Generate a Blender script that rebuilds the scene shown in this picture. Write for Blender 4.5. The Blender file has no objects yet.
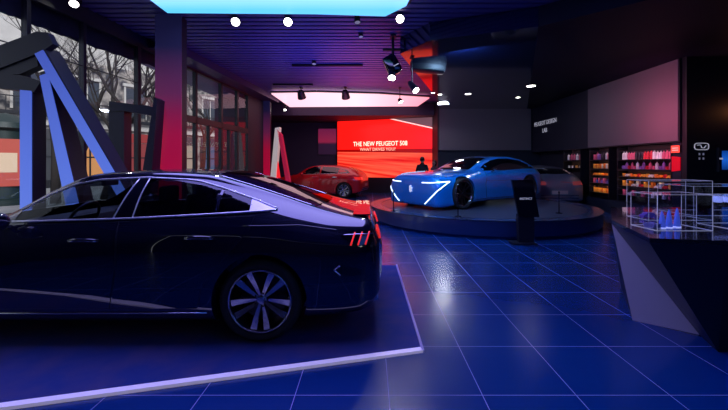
import bpy, bmesh, math, random
from mathutils import Vector, Matrix
from mathutils.bvhtree import BVHTree
random.seed(7)
SC = bpy.context.scene
COL = SC.collection
PI = math.pi
F = 351.0; HX = 370.0; HY = 164.0; H = 1.48     # focal length in pixels, vanishing point, eye height

def W(px, py, Y):            # world point at depth Y seen at a pixel
    return Vector(((px-HX)/F*Y, Y, H-(py-HY)/F*Y))

# ------------------------------------------------------------------ materials
def nmat(name, color=(.5, .5, .5), rough=.5, metal=0, coat=0, emit=None, es=0, spec=.5, coat_r=.03):
    m = bpy.data.materials.new(name); m.use_nodes = True
    b = m.node_tree.nodes['Principled BSDF']
    b.inputs['Base Color'].default_value = (*color, 1)
    b.inputs['Roughness'].default_value = rough
    b.inputs['Metallic'].default_value = metal
    b.inputs['Coat Weight'].default_value = coat
    b.inputs['Coat Roughness'].default_value = coat_r
    b.inputs['Specular IOR Level'].default_value = spec
    if emit:
        b.inputs['Emission Color'].default_value = (*emit, 1)
        b.inputs['Emission Strength'].default_value = es
    return m

def noise_bump(m, scale=40, strength=.1, dist=.01, c2=None, fac_scale=None, detail=4):
    nt = m.node_tree; b = nt.nodes['Principled BSDF']
    tc = nt.nodes.new('ShaderNodeTexCoord'); n = nt.nodes.new('ShaderNodeTexNoise')
    n.inputs['Scale'].default_value = scale; n.inputs['Detail'].default_value = detail
    nt.links.new(tc.outputs['Object'], n.inputs['Vector'])
    bp = nt.nodes.new('ShaderNodeBump'); bp.inputs['Strength'].default_value = strength
    bp.inputs['Distance'].default_value = dist
    nt.links.new(n.outputs['Fac'], bp.inputs['Height']); nt.links.new(bp.outputs['Normal'], b.inputs['Normal'])
    if c2:
        n2 = nt.nodes.new('ShaderNodeTexNoise'); n2.inputs['Scale'].default_value = fac_scale or scale
        n2.inputs['Detail'].default_value = 6
        nt.links.new(tc.outputs['Object'], n2.inputs['Vector'])
        r = nt.nodes.new('ShaderNodeValToRGB')
        r.color_ramp.elements[0].position = .4; r.color_ramp.elements[1].position = .62
        r.color_ramp.elements[0].color = b.inputs['Base Color'].default_value
        r.color_ramp.elements[1].color = (*c2, 1)
        nt.links.new(n2.outputs['Fac'], r.inputs['Fac']); nt.links.new(r.outputs['Color'], b.inputs['Base Color'])
    return m

def glass_mat(name, tint=(1, 1, 1), refl=.12, rough=.0, ior=1.45):
    m = bpy.data.materials.new(name); m.use_nodes = True
    nt = m.node_tree; nt.nodes.clear()
    o = nt.nodes.new('ShaderNodeOutputMaterial'); mx = nt.nodes.new('ShaderNodeMixShader')
    t = nt.nodes.new('ShaderNodeBsdfTransparent'); t.inputs['Color'].default_value = (*tint, 1)
    g = nt.nodes.new('ShaderNodeBsdfGlossy'); g.inputs['Roughness'].default_value = rough
    lw = nt.nodes.new('ShaderNodeLayerWeight'); lw.inputs['Blend'].default_value = .5
    pw = nt.nodes.new('ShaderNodeMath'); pw.operation = 'POWER'; pw.inputs[1].default_value = 5
    ad = nt.nodes.new('ShaderNodeMath'); ad.operation = 'MULTIPLY_ADD'; ad.inputs[1].default_value = .7; ad.inputs[2].default_value = refl*.5; ad.use_clamp = True
    nt.links.new(lw.outputs['Facing'], pw.inputs[0]); nt.links.new(pw.outputs[0], ad.inputs[0]); nt.links.new(ad.outputs[0], mx.inputs[0])
    nt.links.new(t.outputs[0], mx.inputs[1]); nt.links.new(g.outputs[0], mx.inputs[2])
    nt.links.new(mx.outputs[0], o.inputs['Surface'])
    return m

def ramp_emit(name, axis, p0, p1, stops, strength, base=(.02, .02, .03)):
    """emission whose colour runs along an object axis"""
    m = nmat(name, base, .4); nt = m.node_tree; b = nt.nodes['Principled BSDF']
    tc = nt.nodes.new('ShaderNodeTexCoord'); sp = nt.nodes.new('ShaderNodeSeparateXYZ')
    mr = nt.nodes.new('ShaderNodeMapRange'); mr.inputs[1].default_value = p0; mr.inputs[2].default_value = p1
    r = nt.nodes.new('ShaderNodeValToRGB')
    while len(r.color_ramp.elements) < len(stops): r.color_ramp.elements.new(.5)
    for e, (p, c) in zip(r.color_ramp.elements, stops):
        e.position = p; e.color = (*c, 1)
    nt.links.new(tc.outputs['Object'], sp.inputs[0]); nt.links.new(sp.outputs[axis], mr.inputs[0])
    nt.links.new(mr.outputs[0], r.inputs[0]); nt.links.new(r.outputs[0], b.inputs['Emission Color'])
    b.inputs['Emission Strength'].default_value = strength
    return m

M = {}
M['black'] = nmat('black_satin', (.006, .007, .014), .45)
M['black_gloss'] = nmat('black_gloss', (.003, .004, .010), .12, coat=.5)
M['darkwall'] = noise_bump(nmat('dark_wall', (.008, .010, .028), .6), 30, .05)
M['purplewall'] = noise_bump(nmat('purple_wall', (.035, .022, .060), .6), 30, .05)
M['rubber'] = nmat('tire_rubber', (.012, .012, .016), .75)
M['alu'] = nmat('alloy', (.55, .55, .60), .25, 1)
M['alu_dark'] = nmat('alloy_dark', (.03, .03, .04), .3, .8)
M['chrome'] = nmat('chrome', (.85, .85, .9), .12, 1)
M['paint_navy'] = nmat('paint_navy', (.0015, .003, .018), .5, 0, coat=1, coat_r=.015, spec=.05)
M['paint_blue'] = nmat('paint_blue', (.004, .26, .85), .28, .25, coat=1)
M['paint_red'] = nmat('paint_red', (.55, .004, .010), .3, .2, coat=1)
M['paint_grey'] = nmat('paint_grey', (.16, .18, .27), .3, .5, coat=1)
M['paint_navy'].node_tree.nodes['Principled BSDF'].inputs['Coat IOR'].default_value = 1.9
M['satin'] = nmat('satin_trim', (.85, .85, .88), .38, .7)
M['glass_tint'] = glass_mat('tinted_glass', (.10, .12, .15), .14)
M['glass_clear'] = glass_mat('clear_car_glass', (.55, .62, .66), .10)
M['glass_dark'] = nmat('dark_glass', (.002, .003, .006), .04, spec=.8, coat=.5)
M['case_glass'] = glass_mat('case_glass', (.93, .95, 1), .07)
M['pane'] = glass_mat('window_pane', (.80, .82, .86), .05)
M['case_edge'] = nmat('acrylic_edge', (.5, .5, .62), .2, emit=(.55, .58, .8), es=.28)  # slight emission stands in for light caught along the case edges
M['red_lamp'] = nmat('red_lamp', (.5, .01, .01), .15, coat=1, emit=(1, .03, .02), es=.7)
M['led'] = nmat('led_white', (.8, .9, 1), .3, emit=(.75, .9, 1), es=2.2)
M['lens_on'] = nmat('lens_lit', (1, 1, 1), .3, emit=(1, .97, .9), es=14)
M['lens_off'] = nmat('lens_unlit', (.25, .25, .32), .15, emit=(.6, .55, .8), es=.25)
M['skin'] = nmat('skin', (.35, .2, .15), .6)
M['cloth_dark'] = nmat('dark_cloth', (.012, .012, .02), .85)
M['cloth_grey'] = nmat('grey_cloth', (.06, .05, .07), .85)
M['hair'] = nmat('hair', (.01, .008, .008), .6)
M['leather'] = nmat('leather', (.02, .02, .028), .55)
M['white_text'] = nmat('white_text', (.6, .6, .6), .5, emit=(.8, .8, 1), es=.35)
M['dim_text'] = nmat('dim_text', (.5, .5, .55), .5, emit=(.7, .7, .85), es=.35)

# ------------------------------------------------------------------ builders
def link(o, parent=None):
    COL.objects.link(o)
    if parent: o.parent = parent
    return o

def obj(name, bm, mat, parent=None, smooth=False, recalc=True):
    if recalc: bmesh.ops.recalc_face_normals(bm, faces=bm.faces[:])
    me = bpy.data.meshes.new(name); bm.to_mesh(me); bm.free()
    for mm in (mat if isinstance(mat, (list, tuple)) else [mat]): me.materials.append(mm)
    if smooth:
        for p in me.polygons: p.use_smooth = True
        if smooth is not True: me.set_sharp_from_angle(angle=smooth)
    o = bpy.data.objects.new(name, me)
    return link(o, parent)

def tag(o, label=None, cat=None, group=None, kind=None):
    if label: o['label'] = label
    if cat: o['category'] = cat
    if group: o['group'] = group
    if kind: o['kind'] = kind
    return o

def thing(name, label, cat, loc=(0, 0, 0), rz=0, group=None):
    o = bpy.data.objects.new(name, None); o.location = loc; o.rotation_euler = (0, 0, rz)
    o.empty_display_size = .2
    link(o); return tag(o, label, cat, group)

def struct(name, bm, mat, smooth=False):
    return tag(obj(name, bm, mat, None, smooth), kind='structure')

def box(bm, c, s, rot=None, bevel=0):
    mtx = Matrix.Translation(c) @ (rot.to_4x4() if rot else Matrix()) @ Matrix.Diagonal((s[0], s[1], s[2], 1))
    r = bmesh.ops.create_cube(bm, size=1, matrix=mtx)
    if bevel:
        es = list({e for v in r['verts'] for e in v.link_edges})
        bmesh.ops.bevel(bm, geom=es, offset=bevel, segments=2, affect='EDGES', profile=.5)
    return bm

def box2(bm, a, b, bevel=0):
    return box(bm, [(a[i]+b[i])/2 for i in range(3)], [abs(b[i]-a[i]) for i in range(3)], None, bevel)

def bar(bm, a, b, w, d=None, up=Vector((0, 0, 1))):
    a = Vector(a); b = Vector(b); z = (b-a); L = z.length; z.normalize()
    if abs(z.dot(up)) > .99: up = Vector((0, 1, 0))
    x = up.cross(z).normalized(); y = z.cross(x)
    rot = Matrix((x, y, z)).transposed()
    return box(bm, (a+b)/2, (w, d or w, L), rot)

def tube(bm, pts, r, n=8, caps=True, closed=False):
    """tube through points; r is a number or a list"""
    pts = [Vector(p) for p in pts]; N = len(pts)
    rings = []; prev = None
    for i, p in enumerate(pts):
        if closed: t = pts[(i+1) % N]-pts[i-1]
        else: t = pts[min(i+1, N-1)]-pts[max(i-1, 0)]
        t.normalize()
        if prev is None:
            up = Vector((0, 0, 1)) if abs(t.z) < .9 else Vector((1, 0, 0))
            x = up.cross(t).normalized()
        else:
            x = (prev-t*prev.dot(t)).normalized()
        prev = x; y = t.cross(x)
        rr = r[i] if isinstance(r, (list, tuple)) else r
        rings.append([bm.verts.new(p+(x*math.cos(2*PI*k/n)+y*math.sin(2*PI*k/n))*rr) for k in range(n)])
    for i in range(N if closed else N-1):
        A = rings[i]; B = rings[(i+1) % N]
        for k in range(n):
            bm.faces.new((A[k], A[(k+1) % n], B[(k+1) % n], B[k]))
    if caps and not closed:
        bm.faces.new(rings[0][::-1]); bm.faces.new(rings[-1])
    return bm

def lathe(bm, prof, n=32, mtx=Matrix(), closed=False):
    """prof: (r, z) list around local z"""
    rings = []
    for r, z in prof:
        if r < 1e-5: rings.append([bm.verts.new(mtx @ Vector((0, 0, z)))])
        else: rings.append([bm.verts.new(mtx @ Vector((r*math.cos(2*PI*k/n), r*math.sin(2*PI*k/n), z))) for k in range(n)])
    seq = list(zip(rings, rings[1:]))
    if closed: seq.append((rings[-1], rings[0]))
    for A, B in seq:
        for k in range(n):
            a = [A[0]] if len(A) == 1 else [A[k], A[(k+1) % n]]
            b = [B[0]] if len(B) == 1 else [B[(k+1) % n], B[k]]
            if len(a)+len(b) > 2:
                try: bm.faces.new(a+b)
                except ValueError: pass
    return bm

def prism(bm, pts, vec):
    """polygon of 3-D points extruded along vec"""
    vec = Vector(vec)
    a = [bm.verts.new(Vector(p)) for p in pts]; b = [bm.verts.new(Vector(p)+vec) for p in pts]
    bm.faces.new(a); bm.faces.new(b[::-1]); n = len(pts)
    for i in range(n): bm.faces.new((a[i], b[i], b[(i+1) % n], a[(i+1) % n]))
    return bm

def text_mesh(name, body, size, mtx, mat, parent, extrude=.004, sx=1.0, align='CENTER'):
    cu = bpy.data.curves.new(name, 'FONT'); cu.body = body; cu.size = size; cu.extrude = extrude
    cu.align_x = align; cu.align_y = 'CENTER'; cu.resolution_u = 2
    o = bpy.data.objects.new(name, cu); COL.objects.link(o)
    bpy.context.view_layer.update()
    me = bpy.data.meshes.new_from_object(o.evaluated_get(bpy.context.evaluated_depsgraph_get()))
    bpy.data.objects.remove(o)
    me.transform(mtx @ Matrix.Diagonal((sx, 1, 1, 1))); me.materials.clear(); me.materials.append(mat)
    return link(bpy.data.objects.new(name, me), parent)

def bone_dir(d):
    """rotation taking local z to direction d"""
    return Vector(d).to_track_quat('Z', 'Y').to_matrix().to_4x4()

def copy_tree(o, parent=None):
    c = o.copy(); COL.objects.link(c)
    if parent: c.parent = parent
    for ch in [x for x in o.children]: copy_tree(ch, c)
    return c

# ------------------------------------------------------------------ splines and car loft
def interp(keys, x):
    """monotone-ish cubic (pchip) through rows (x, values...)"""
    n = len(keys)
    if x <= keys[0][0]: return list(keys[0][1:])
    if x >= keys[-1][0]: return list(keys[-1][1:])
    i = 0
    while keys[i+1][0] < x: i += 1
    x0, x1 = keys[i][0], keys[i+1][0]; h = x1-x0; t = (x-x0)/h
    out = []
    for k in range(1, len(keys[0])):
        d = [(keys[j+1][k]-keys[j][k])/(keys[j+1][0]-keys[j][0]) for j in range(n-1)]
        def slope(j):
            if j == 0: return d[0]
            if j == n-1: return d[-1]
            if d[j-1]*d[j] <= 0: return 0
            return 2*d[j-1]*d[j]/(d[j-1]+d[j])
        m0, m1 = slope(i), slope(i+1); a, b = keys[i][k], keys[i+1][k]
        out.append((2*t**3-3*t*t+1)*a+(t**3-2*t*t+t)*h*m0+(-2*t**3+3*t*t)*b+(t**3-t*t)*h*m1)
    return out

def catmull(P, sub):
    out = []
    n = len(P)
    for i in range(n-1):
        p0 = P[max(i-1, 0)]; p1 = P[i]; p2 = P[i+1]; p3 = P[min(i+2, n-1)]
        for s in range(sub):
            t = s/sub
            out.append(tuple(.5*((2*p1[k])+(-p0[k]+p2[k])*t+(2*p0[k]-5*p1[k]+4*p2[k]-p3[k])*t*t+(-p0[k]+3*p1[k]-3*p2[k]+p3[k])*t**3) for k in range(2)))
    out.append(P[-1]); return out

def car_section(keys, x):
    zb, Wd, zs, wb, zbt, wt, ze, zc = interp(keys, x)
    P = [(0, zb), (Wd*.5, zb), (Wd*.86, zb), (Wd*.98, zb+(zs-zb)*.07), (Wd*.997, zb+(zs-zb)*.32), (Wd, zb+(zs-zb)*.66),
         (Wd*.99, zs), (wb+(Wd-wb)*.45, zs+(zbt-zs)*.62), (wb, zbt), (wb*.55+wt*.45+.012, zbt*.5+ze*.5), (wt+.015, ze-(ze-zbt)*.1),
         (wt-.04, ze+(zc-ze)*.25), (wt*.6, ze+(zc-ze)*.75), (0, zc)]
    return catmull(P, 4)

def car_shell(keys, n=120):
    """closed loft of the whole body; the near side is -y, the nose is at -x"""
    x0, x1 = keys[0][0], keys[-1][0]
    bm = bmesh.new(); rings = []
    for i in range(n+1):
        u = i/n
        u = .5-.5*math.cos(PI*u)*(.55+.45*abs(math.cos(PI*u)))      # denser at the ends
        x = x0+(x1-x0)*u
        s = car_section(keys, x)
        ring = [bm.verts.new((x, -y, z)) for y, z in s]+[bm.verts.new((x, y, z)) for y, z in s[-2:0:-1]]
        rings.append(ring)
    m = len(rings[0])
    for A, B in zip(rings, rings[1:]):
        for k in range(m): bm.faces.new((A[k], A[(k+1) % m], B[(k+1) % m], B[k]))
    # rounded end caps
    for R, sgn in ((rings[0], -1), (rings[-1], 1)):
        c = Vector((0, 0, 0))
        for v in R: c += v.co
        c /= m; prev = R
        for q, (sc, dx) in enumerate(((.9, .012), (.7, .022), (.4, .028))):
            cur = [bm.verts.new((v.co.x+sgn*dx, c.y+(v.co.y-c.y)*sc, c.z+(v.co.z-c.z)*sc)) for v in R]
            for k in range(m): bm.faces.new((prev[k], prev[(k+1) % m], cur[(k+1) % m], cur[k]))
            prev = cur
        bm.faces.new(prev)
    bmesh.ops.recalc_face_normals(bm, faces=bm.faces[:])
    return bm

def in_poly(x, y, P):
    c = False; j = len(P)-1
    for i in range(len(P)):
        if (P[i][1] > y) != (P[j][1] > y) and x < (P[j][0]-P[i][0])*(y-P[i][1])/(P[j][1]-P[i][1])+P[i][0]: c = not c
        j = i
    return c

class Skin:
    def __init__(s, bm): s.t = BVHTree.FromBMesh(bm)
    def hit(s, p, d, off=0.0):
        d = Vector(d).normalized(); p = Vector(p)
        loc, nor, i, dist = s.t.ray_cast(p-d*3, d)
        if loc is None:
            loc, nor, i, dist = s.t.find_nearest(p)
        if nor.dot(d) > 0: nor = -nor
        return loc+nor*off, nor
    def patch(s, name, poly, plane, d, off, mat, parent, step=.06, thick=0, smooth=True):
        """poly in 2-D ('xz','yz','xy') dropped onto the skin along d"""
        bm = bmesh.new()
        def up(a, b):
            return Vector((a, 0, b)) if plane == 'xz' else Vector((0, a, b)) if plane == 'yz' else Vector((a, b, 0))
        vs = [bm.verts.new(up(a, b)) for a, b in poly]; bm.faces.new(vs)
        for ax in range(3):
            lo = min(v.co[ax] for v in vs); hi = max(v.co[ax] for v in vs)
            if hi-lo < 1e-4: continue
            k = max(1, int((hi-lo)/step)); no = Vector((0, 0, 0)); no[ax] = 1
            for i in range(1, k):
                co = Vector((0, 0, 0)); co[ax] = lo+(hi-lo)*i/k
                bmesh.ops.bisect_plane(bm, geom=bm.verts[:]+bm.edges[:]+bm.faces[:], plane_co=co, plane_no=no)
        nn = []
        bm.verts.ensure_lookup_table()
        for v in bm.verts:
            v.co, no = s.hit(v.co, d, off); nn.append(no.copy())
        bm.normal_update()
        if thick:
            r = bmesh.ops.extrude_face_region(bm, geom=bm.faces[:])
            # push the new rim back inside
            for e in r['geom']:
                if isinstance(e, bmesh.types.BMVert):
                    l2, n2, i, q = s.t.find_nearest(e.co)
                    e.co = e.co-(n2 if n2.dot(Vector(d)) < 0 else -n2)*thick
        return obj(name, bm, mat, parent, smooth=math.radians(50))
    def line(s, name, pts, plane, d, r, mat, parent, sub=6, off=0.0, n=6, taper=False):
        P = []
        for a, b in zip(pts, pts[1:]):
            for i in range(sub): P.append([a[k]+(b[k]-a[k])*i/sub for k in range(len(a))])
        P.append(pts[-1]); Q = []
        for p in P:
            if len(p) == 3: v = Vector(p)
            else: v = Vector((p[0], 0, p[1])) if plane == 'xz' else Vector((0, p[0], p[1])) if plane == 'yz' else Vector((p[0], p[1], 0))
            Q.append(s.hit(v, d, off)[0])
        bm = bmesh.new(); k = len(Q)
        tube(bm, Q, [r*(1-.7*abs(2*i/(k-1)-1)) for i in range(k)] if taper else r, n)
        return obj(name, bm, mat, parent, smooth=True)

def cut_arches(bm, centers, R, depth, Wd):
    """boolean the wheel wells out of the body; returns a bmesh"""
    me = bpy.data.meshes.new('tmp'); bm.to_mesh(me); bm.free()
    o = bpy.data.objects.new('tmp', me); COL.objects.link(o); cuts = []
    for (cx, cz) in centers:
        for sg in (-1, 1):
            cb = bmesh.new()
            bmesh.ops.create_cone(cb, cap_ends=True, segments=48, radius1=R, radius2=R, depth=depth,
                                  matrix=Matrix.Translation((cx, sg*(Wd+.1-depth/2), cz)) @ Matrix.Rotation(PI/2, 4, 'X'))
            cm = bpy.data.meshes.new('cut'); cb.to_mesh(cm); cb.free()
            co = bpy.data.objects.new('cut', cm); COL.objects.link(co); cuts.append(co)
            md = o.modifiers.new('b', 'BOOLEAN'); md.operation = 'DIFFERENCE'; md.solver = 'EXACT'; md.object = co
    bpy.context.view_layer.update()
    e = o.evaluated_get(bpy.context.evaluated_depsgraph_get())
    me2 = bpy.data.meshes.new_from_object(e)
    out = bmesh.new(); out.from_mesh(me2)
    for c in cuts: bpy.data.objects.remove(c)
    bpy.data.objects.remove(o)
    return out

def make_wheel(parent, loc, R, side, rim_r, nspoke=10, twist=.16, width=.22, spoke_mat=None, blade=1.0, two_tone=True):
    """wheel with its axis along y; side -1 faces -y"""
    w = bpy.data.objects.new('wheel', None); w.location = loc; link(w, parent)
    w.rotation_euler = (0, 0, 0 if side < 0 else PI)
    A = Matrix.Rotation(PI/2, 4, 'X')      # local +z -> -y (outer face)
    b = bmesh.new(); hw = width/2
    prof = [(rim_r-.01, -hw), (rim_r+.02, -hw-.004), (R-.035, -hw-.006), (R-.008, -hw+.02), (R, -hw+.05), (R, hw-.05), (R-.008, hw-.02), (R-.035, hw+.006),
            (rim_r+.03, hw+.008), (rim_r+.004, hw-.002), (rim_r-.01, hw-.02)]
    lathe(b, prof, 56, A, closed=True); obj('tire', b, M['rubber'], w, smooth=math.radians(35))
    b = bmesh.new()
    lathe(b, [(rim_r+.008, hw-.006), (rim_r-.012, hw-.002), (rim_r-.028, hw-.02), (rim_r-.04, hw-.1), (rim_r-.04, -hw), (rim_r+.004, -hw)], 56, A, closed=True)
    rim = obj('rim', b, M['alu_dark'] if two_tone else M['alu'], w, smooth=math.radians(35))
    b = bmesh.new()                        # bright lip
    lathe(b, [(rim_r-.004, hw-.004), (rim_r-.016, hw+.001), (rim_r-.024, hw-.008), (rim_r-.012, hw-.014)], 56, A, closed=True)
    obj('rim_lip', b, M['alu'], rim, smooth=True)
    b = bmesh.new()
    lathe(b, [(0, hw-.125), (rim_r*.72, hw-.125), (rim_r*.72, hw-.14), (0, hw-.14)], 40, A); obj('brake_disc', b, M['alu_dark'], w)
    for i in range(nspoke):
        a = 2*PI*i/nspoke + (.03 if i % 2 else -.03)
        b = bmesh.new(); tw = twist*(1 if i % 2 else -1)*(1 if nspoke == 10 else 1)
        r0, r1 = .035, rim_r-.018
        secs = []
        for q in range(6):
            t = q/5; r = r0+(r1-r0)*t; aa = a+tw*t*.35
            hwid = (.011+.016*t)*R/.34; zf = hw-.045+.03*t
            ca, sa = math.cos(aa), math.sin(aa)
            ring = []
            for (u, v) in ((-1, 0), (1, 0), (.75, -.03), (-.75, -.03)):
                p = Vector((r*ca-u*hwid*sa, r*sa+u*hwid*ca, zf+v-(.006 if u*tw > 0 else 0)))
                ring.append(b.verts.new(A @ p))
            secs.append(ring)
        for X_, Y_ in zip(secs, secs[1:]):
            for k in range(4): b.faces.new((X_[k], X_[(k+1) % 4], Y_[(k+1) % 4], Y_[k]))
        b.faces.new(secs[0]); b.faces.new(secs[-1][::-1])
        obj('spoke', b, spoke_mat or M['alu'], rim)
    b = bmesh.new(); lathe(b, [(0, hw-.028), (.028, hw-.030), (.036, hw-.045), (.04, hw-.08), (0, hw-.08)], 24, A)
    obj('hub_cap', b, spoke_mat or M['alu'], w, smooth=math.radians(40))
    for i in range(5):
        a = 2*PI*i/5; b = bmesh.new()
        lathe(b, [(0, .012), (.008, .012), (.009, 0), (0, 0)], 8, A @ Matrix.Translation((.055*math.cos(a), .055*math.sin(a), hw-.052)))
        obj('wheel_bolt', b, M['alu_dark'], rim)
    return w

# ================================================================== CAMERA
cam = bpy.data.cameras.new('camera'); co = bpy.data.objects.new('camera', cam); COL.objects.link(co)
co.location = (0, 0, H); co.rotation_euler = (PI/2, 0, 0)
cam.sensor_width = 36; cam.sensor_fit = 'HORIZONTAL'; cam.lens = 36*F/728
cam.shift_x = -(HX-364)/728; cam.shift_y = (HY-205)/728
cam.clip_start = .05; cam.clip_end = 300
SC.camera = co

# ================================================================== ROOM
CZ = 4.3
def wx(Y): return -5.27+.087*(Y-5)        # window wall line

# floor tiles
fm = nmat('floor_tile', (.001, .034, .18), .16, spec=.6, coat=.0)
nt = fm.node_tree; b = nt.nodes['Principled BSDF']
tc = nt.nodes.new('ShaderNodeTexCoord'); mp = nt.nodes.new('ShaderNodeMapping')
mp.inputs['Location'].default_value = (-.12, -2.247, 0)
nt.links.new(tc.outputs['Object'], mp.inputs[0])
sp = nt.nodes.new('ShaderNodeSeparateXYZ'); nt.links.new(mp.outputs[0], sp.inputs[0])
def math_node(op, a=None, bb=None):
    n = nt.nodes.new('ShaderNodeMath'); n.operation = op
    for i, v in enumerate((a, bb)):
        if v is None: continue
        if isinstance(v, (int, float)): n.inputs[i].default_value = v
        else: nt.links.new(v, n.inputs[i])
    return n.outputs[0]
def joint(axis):
    q = math_node('DIVIDE', sp.outputs[axis], .6)
    fr = math_node('FRACT', math_node('ADD', q, 100.5))
    return math_node('LESS_THAN', math_node('ABSOLUTE', math_node('SUBTRACT', fr, .5)), .0042)
jj = math_node('MAXIMUM', joint(0), joint(1))
mix = nt.nodes.new('ShaderNodeMix'); mix.data_type = 'RGBA'
mix.inputs[6].default_value = (.001, .034, .18, 1); mix.inputs[7].default_value = (.22, .26, .60, 1)
nt.links.new(jj, mix.inputs[0]); nt.links.new(mix.outputs[2], b.inputs['Base Color'])
rg = nt.nodes.new('ShaderNodeTexNoise'); rg.inputs['Scale'].default_value = 3.5; rg.inputs['Detail'].default_value = 6
nt.links.new(tc.outputs['Object'], rg.inputs['Vector'])
mr = nt.nodes.new('ShaderNodeMapRange'); mr.inputs[3].default_value = .18; mr.inputs[4].default_value = .27
nt.links.new(rg.outputs['Fac'], mr.inputs[0])
rr = math_node('ADD', mr.outputs[0], math_node('MULTIPLY', jj, .4))
nt.links.new(rr, b.inputs['Roughness'])
bm = bmesh.new()
fp = [(wx(-4), -4), (10.5, -4), (10.5, 20), (-6.5, 20), (-6.5, 15), (wx(15), 15)]
prism(bm, [(x, y, 0) for x, y in fp], (0, 0, -.2)); struct('floor', bm, fm)

# slatted ceiling
bm = bmesh.new(); box2(bm, (-6.6, -4, CZ+.06), (10.5, 20, CZ+.2))
y = -1.0
while y < 15.6:
    box2(bm, (-6.4 if y > 15 else wx(y)+.02, y, CZ), (10.4, y+.13, CZ+.07)); y += .2
ceil_m = nmat('ceiling_slats', (.12, .09, .30), .42)
struct('ceiling', bm, ceil_m)

# left wall: low plinth, high bulkhead, windows between mullions
def wall_seg(bm, ya, yb, z0, z1, th=.14, off=0):
    a = Vector((wx(ya)+off, ya, 0)); c = Vector((wx(yb)+off, yb, 0)); d = (c-a).normalized(); n = Vector((-d.y, d.x, 0))*th
    prism(bm, [(a.x, a.y, z0), (c.x, c.y, z0), (c.x+n.x, c.y+n.y, z0), (a.x+n.x, a.y+n.y, z0)], (0, 0, z1-z0))
bm = bmesh.new(); wall_seg(bm, -4, 15, 0, .12); wall_seg(bm, -4, 15, 4.12, 4.4)
wall_seg(bm, -4, 1.4, .12, 4.12); wall_seg(bm, 13.15, 15.0, .12, 4.12)
struct('wall_left', bm, M['darkwall'])
mull = [1.4, 3.3, 5.38, 6.34, 7.65, 9.8, 11.2, 12.3, 13.15]
for i, (a, c) in enumerate(zip(mull, mull[1:])):
    bm = bmesh.new(); t = .04 if a < 7.6 else .07
    wall_seg(bm, a, a+t, .12, 4.12, .1); wall_seg(bm, c-.02, c+.02, .12, 4.12, .1)
    wall_seg(bm, a, c, .12, .2, .1); wall_seg(bm, a, c, 4.04, 4.12, .1)
    if a >= 7.6:
        wall_seg(bm, a, c, 2.62, 2.80, .12)
        if c-a > .9: wall_seg(bm, (a+c)/2-.03, (a+c)/2+.03, .2, 2.65, .08)
    else:
        wall_seg(bm, a, c, 3.24, 3.252, .03)
    o = struct('window_%d' % (i+1), bm, M['black'])
    bm = bmesh.new(); wall_seg(bm, a+t, c-.02, .2, 4.04, .008, -.05); obj('pane', bm, M['pane'], o)

bm = bmesh.new(); wall_seg(bm, 7.9, 15, 4.12, CZ+.02, .01, .5); wall_seg(bm, 7.9, 15, 4.10, 4.13, .5, .5)
struct('trim_1', bm, nmat('beam_purple', (.05, .03, .10), .4))

# back-left wall
bm = bmesh.new(); box2(bm, (-6.6, 19.2, 0), (3.3, 19.4, CZ)); struct('wall_back', bm, M['purplewall'])
bm = bmesh.new(); box2(bm, (-6.6, 15, 0), (-6.45, 19.4, CZ)); box2(bm, (-6.6, 14.9, 0), (-4.5, 15.02, CZ)); struct('wall_back_left', bm, M['purplewall'])
# block carrying the grey screen, back right
bm = bmesh.new(); box2(bm, (3.02, 15.66, 0), (7.7, 19.4, CZ)); struct('wall_back_right', bm, M['darkwall'])
# right wall with a recessed bay for the shelving
bm = bmesh.new()
box2(bm, (7.22, 8.15, 2.0), (7.7, 15.7, CZ)); box2(bm, (7.6, 8.15, 0), (7.75, 15.7, 2.0)); box2(bm, (7.22, 8.15, 0), (7.7, 15.7, .40)); box2(bm, (7.22, 8.15, .4), (7.7, 8.38, 2.0))
struct('wall_right', bm, M['darkwall'])
bm = bmesh.new(); box2(bm, (7.22, 8.0, 0), (10.5, 8.14, CZ)); struct('wall_partition', bm, M['black'])
bm = bmesh.new(); box2(bm, (10.4, -4, 0), (10.6, 8.1, CZ)); struct('wall_far_right', bm, M['darkwall'])
bm = bmesh.new(); box2(bm, (-6, -4.1, 0), (10.6, -3.95, CZ)); struct('wall_behind', bm, M['darkwall'])

# lowered glossy soffit on the right
bm = bmesh.new()
sof = [(.67, 7.8), (1.19, 6.96), (3.0, 6.25), (6.2, 5.8), (10.4, 5.3), (10.4, 8.0), (7.2, 8.0), (7.2, 15.66), (3.05, 15.66), (2.45, 12.95)]
sofL = [(.67, 7.8), (1.19, 6.96), (3.0, 6.25), (7.0, 15.66), (3.05, 15.66), (2.45, 12.95)]
sofR = [(3.0, 6.25), (4.2, 5.2), (10.4, 4.6), (10.4, 8.0), (7.2, 8.0), (7.2, 15.66), (7.0, 15.66)]  # near edge pulled forward to darken ceiling that gets less light
prism(bm, [(x, y, 3.93) for x, y in sofL], (0, 0, .36))
struct('trim_2', bm, nmat('soffit_gloss', (.004, .008, .045), .10, spec=.9, coat=1, coat_r=.05))
bm = bmesh.new(); prism(bm, [(x, y, 3.93) for x, y in sofR], (0, 0, .36)); struct('trim_4', bm, nmat('soffit_matte', (.003, .006, .022), .6, spec=.2))

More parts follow.
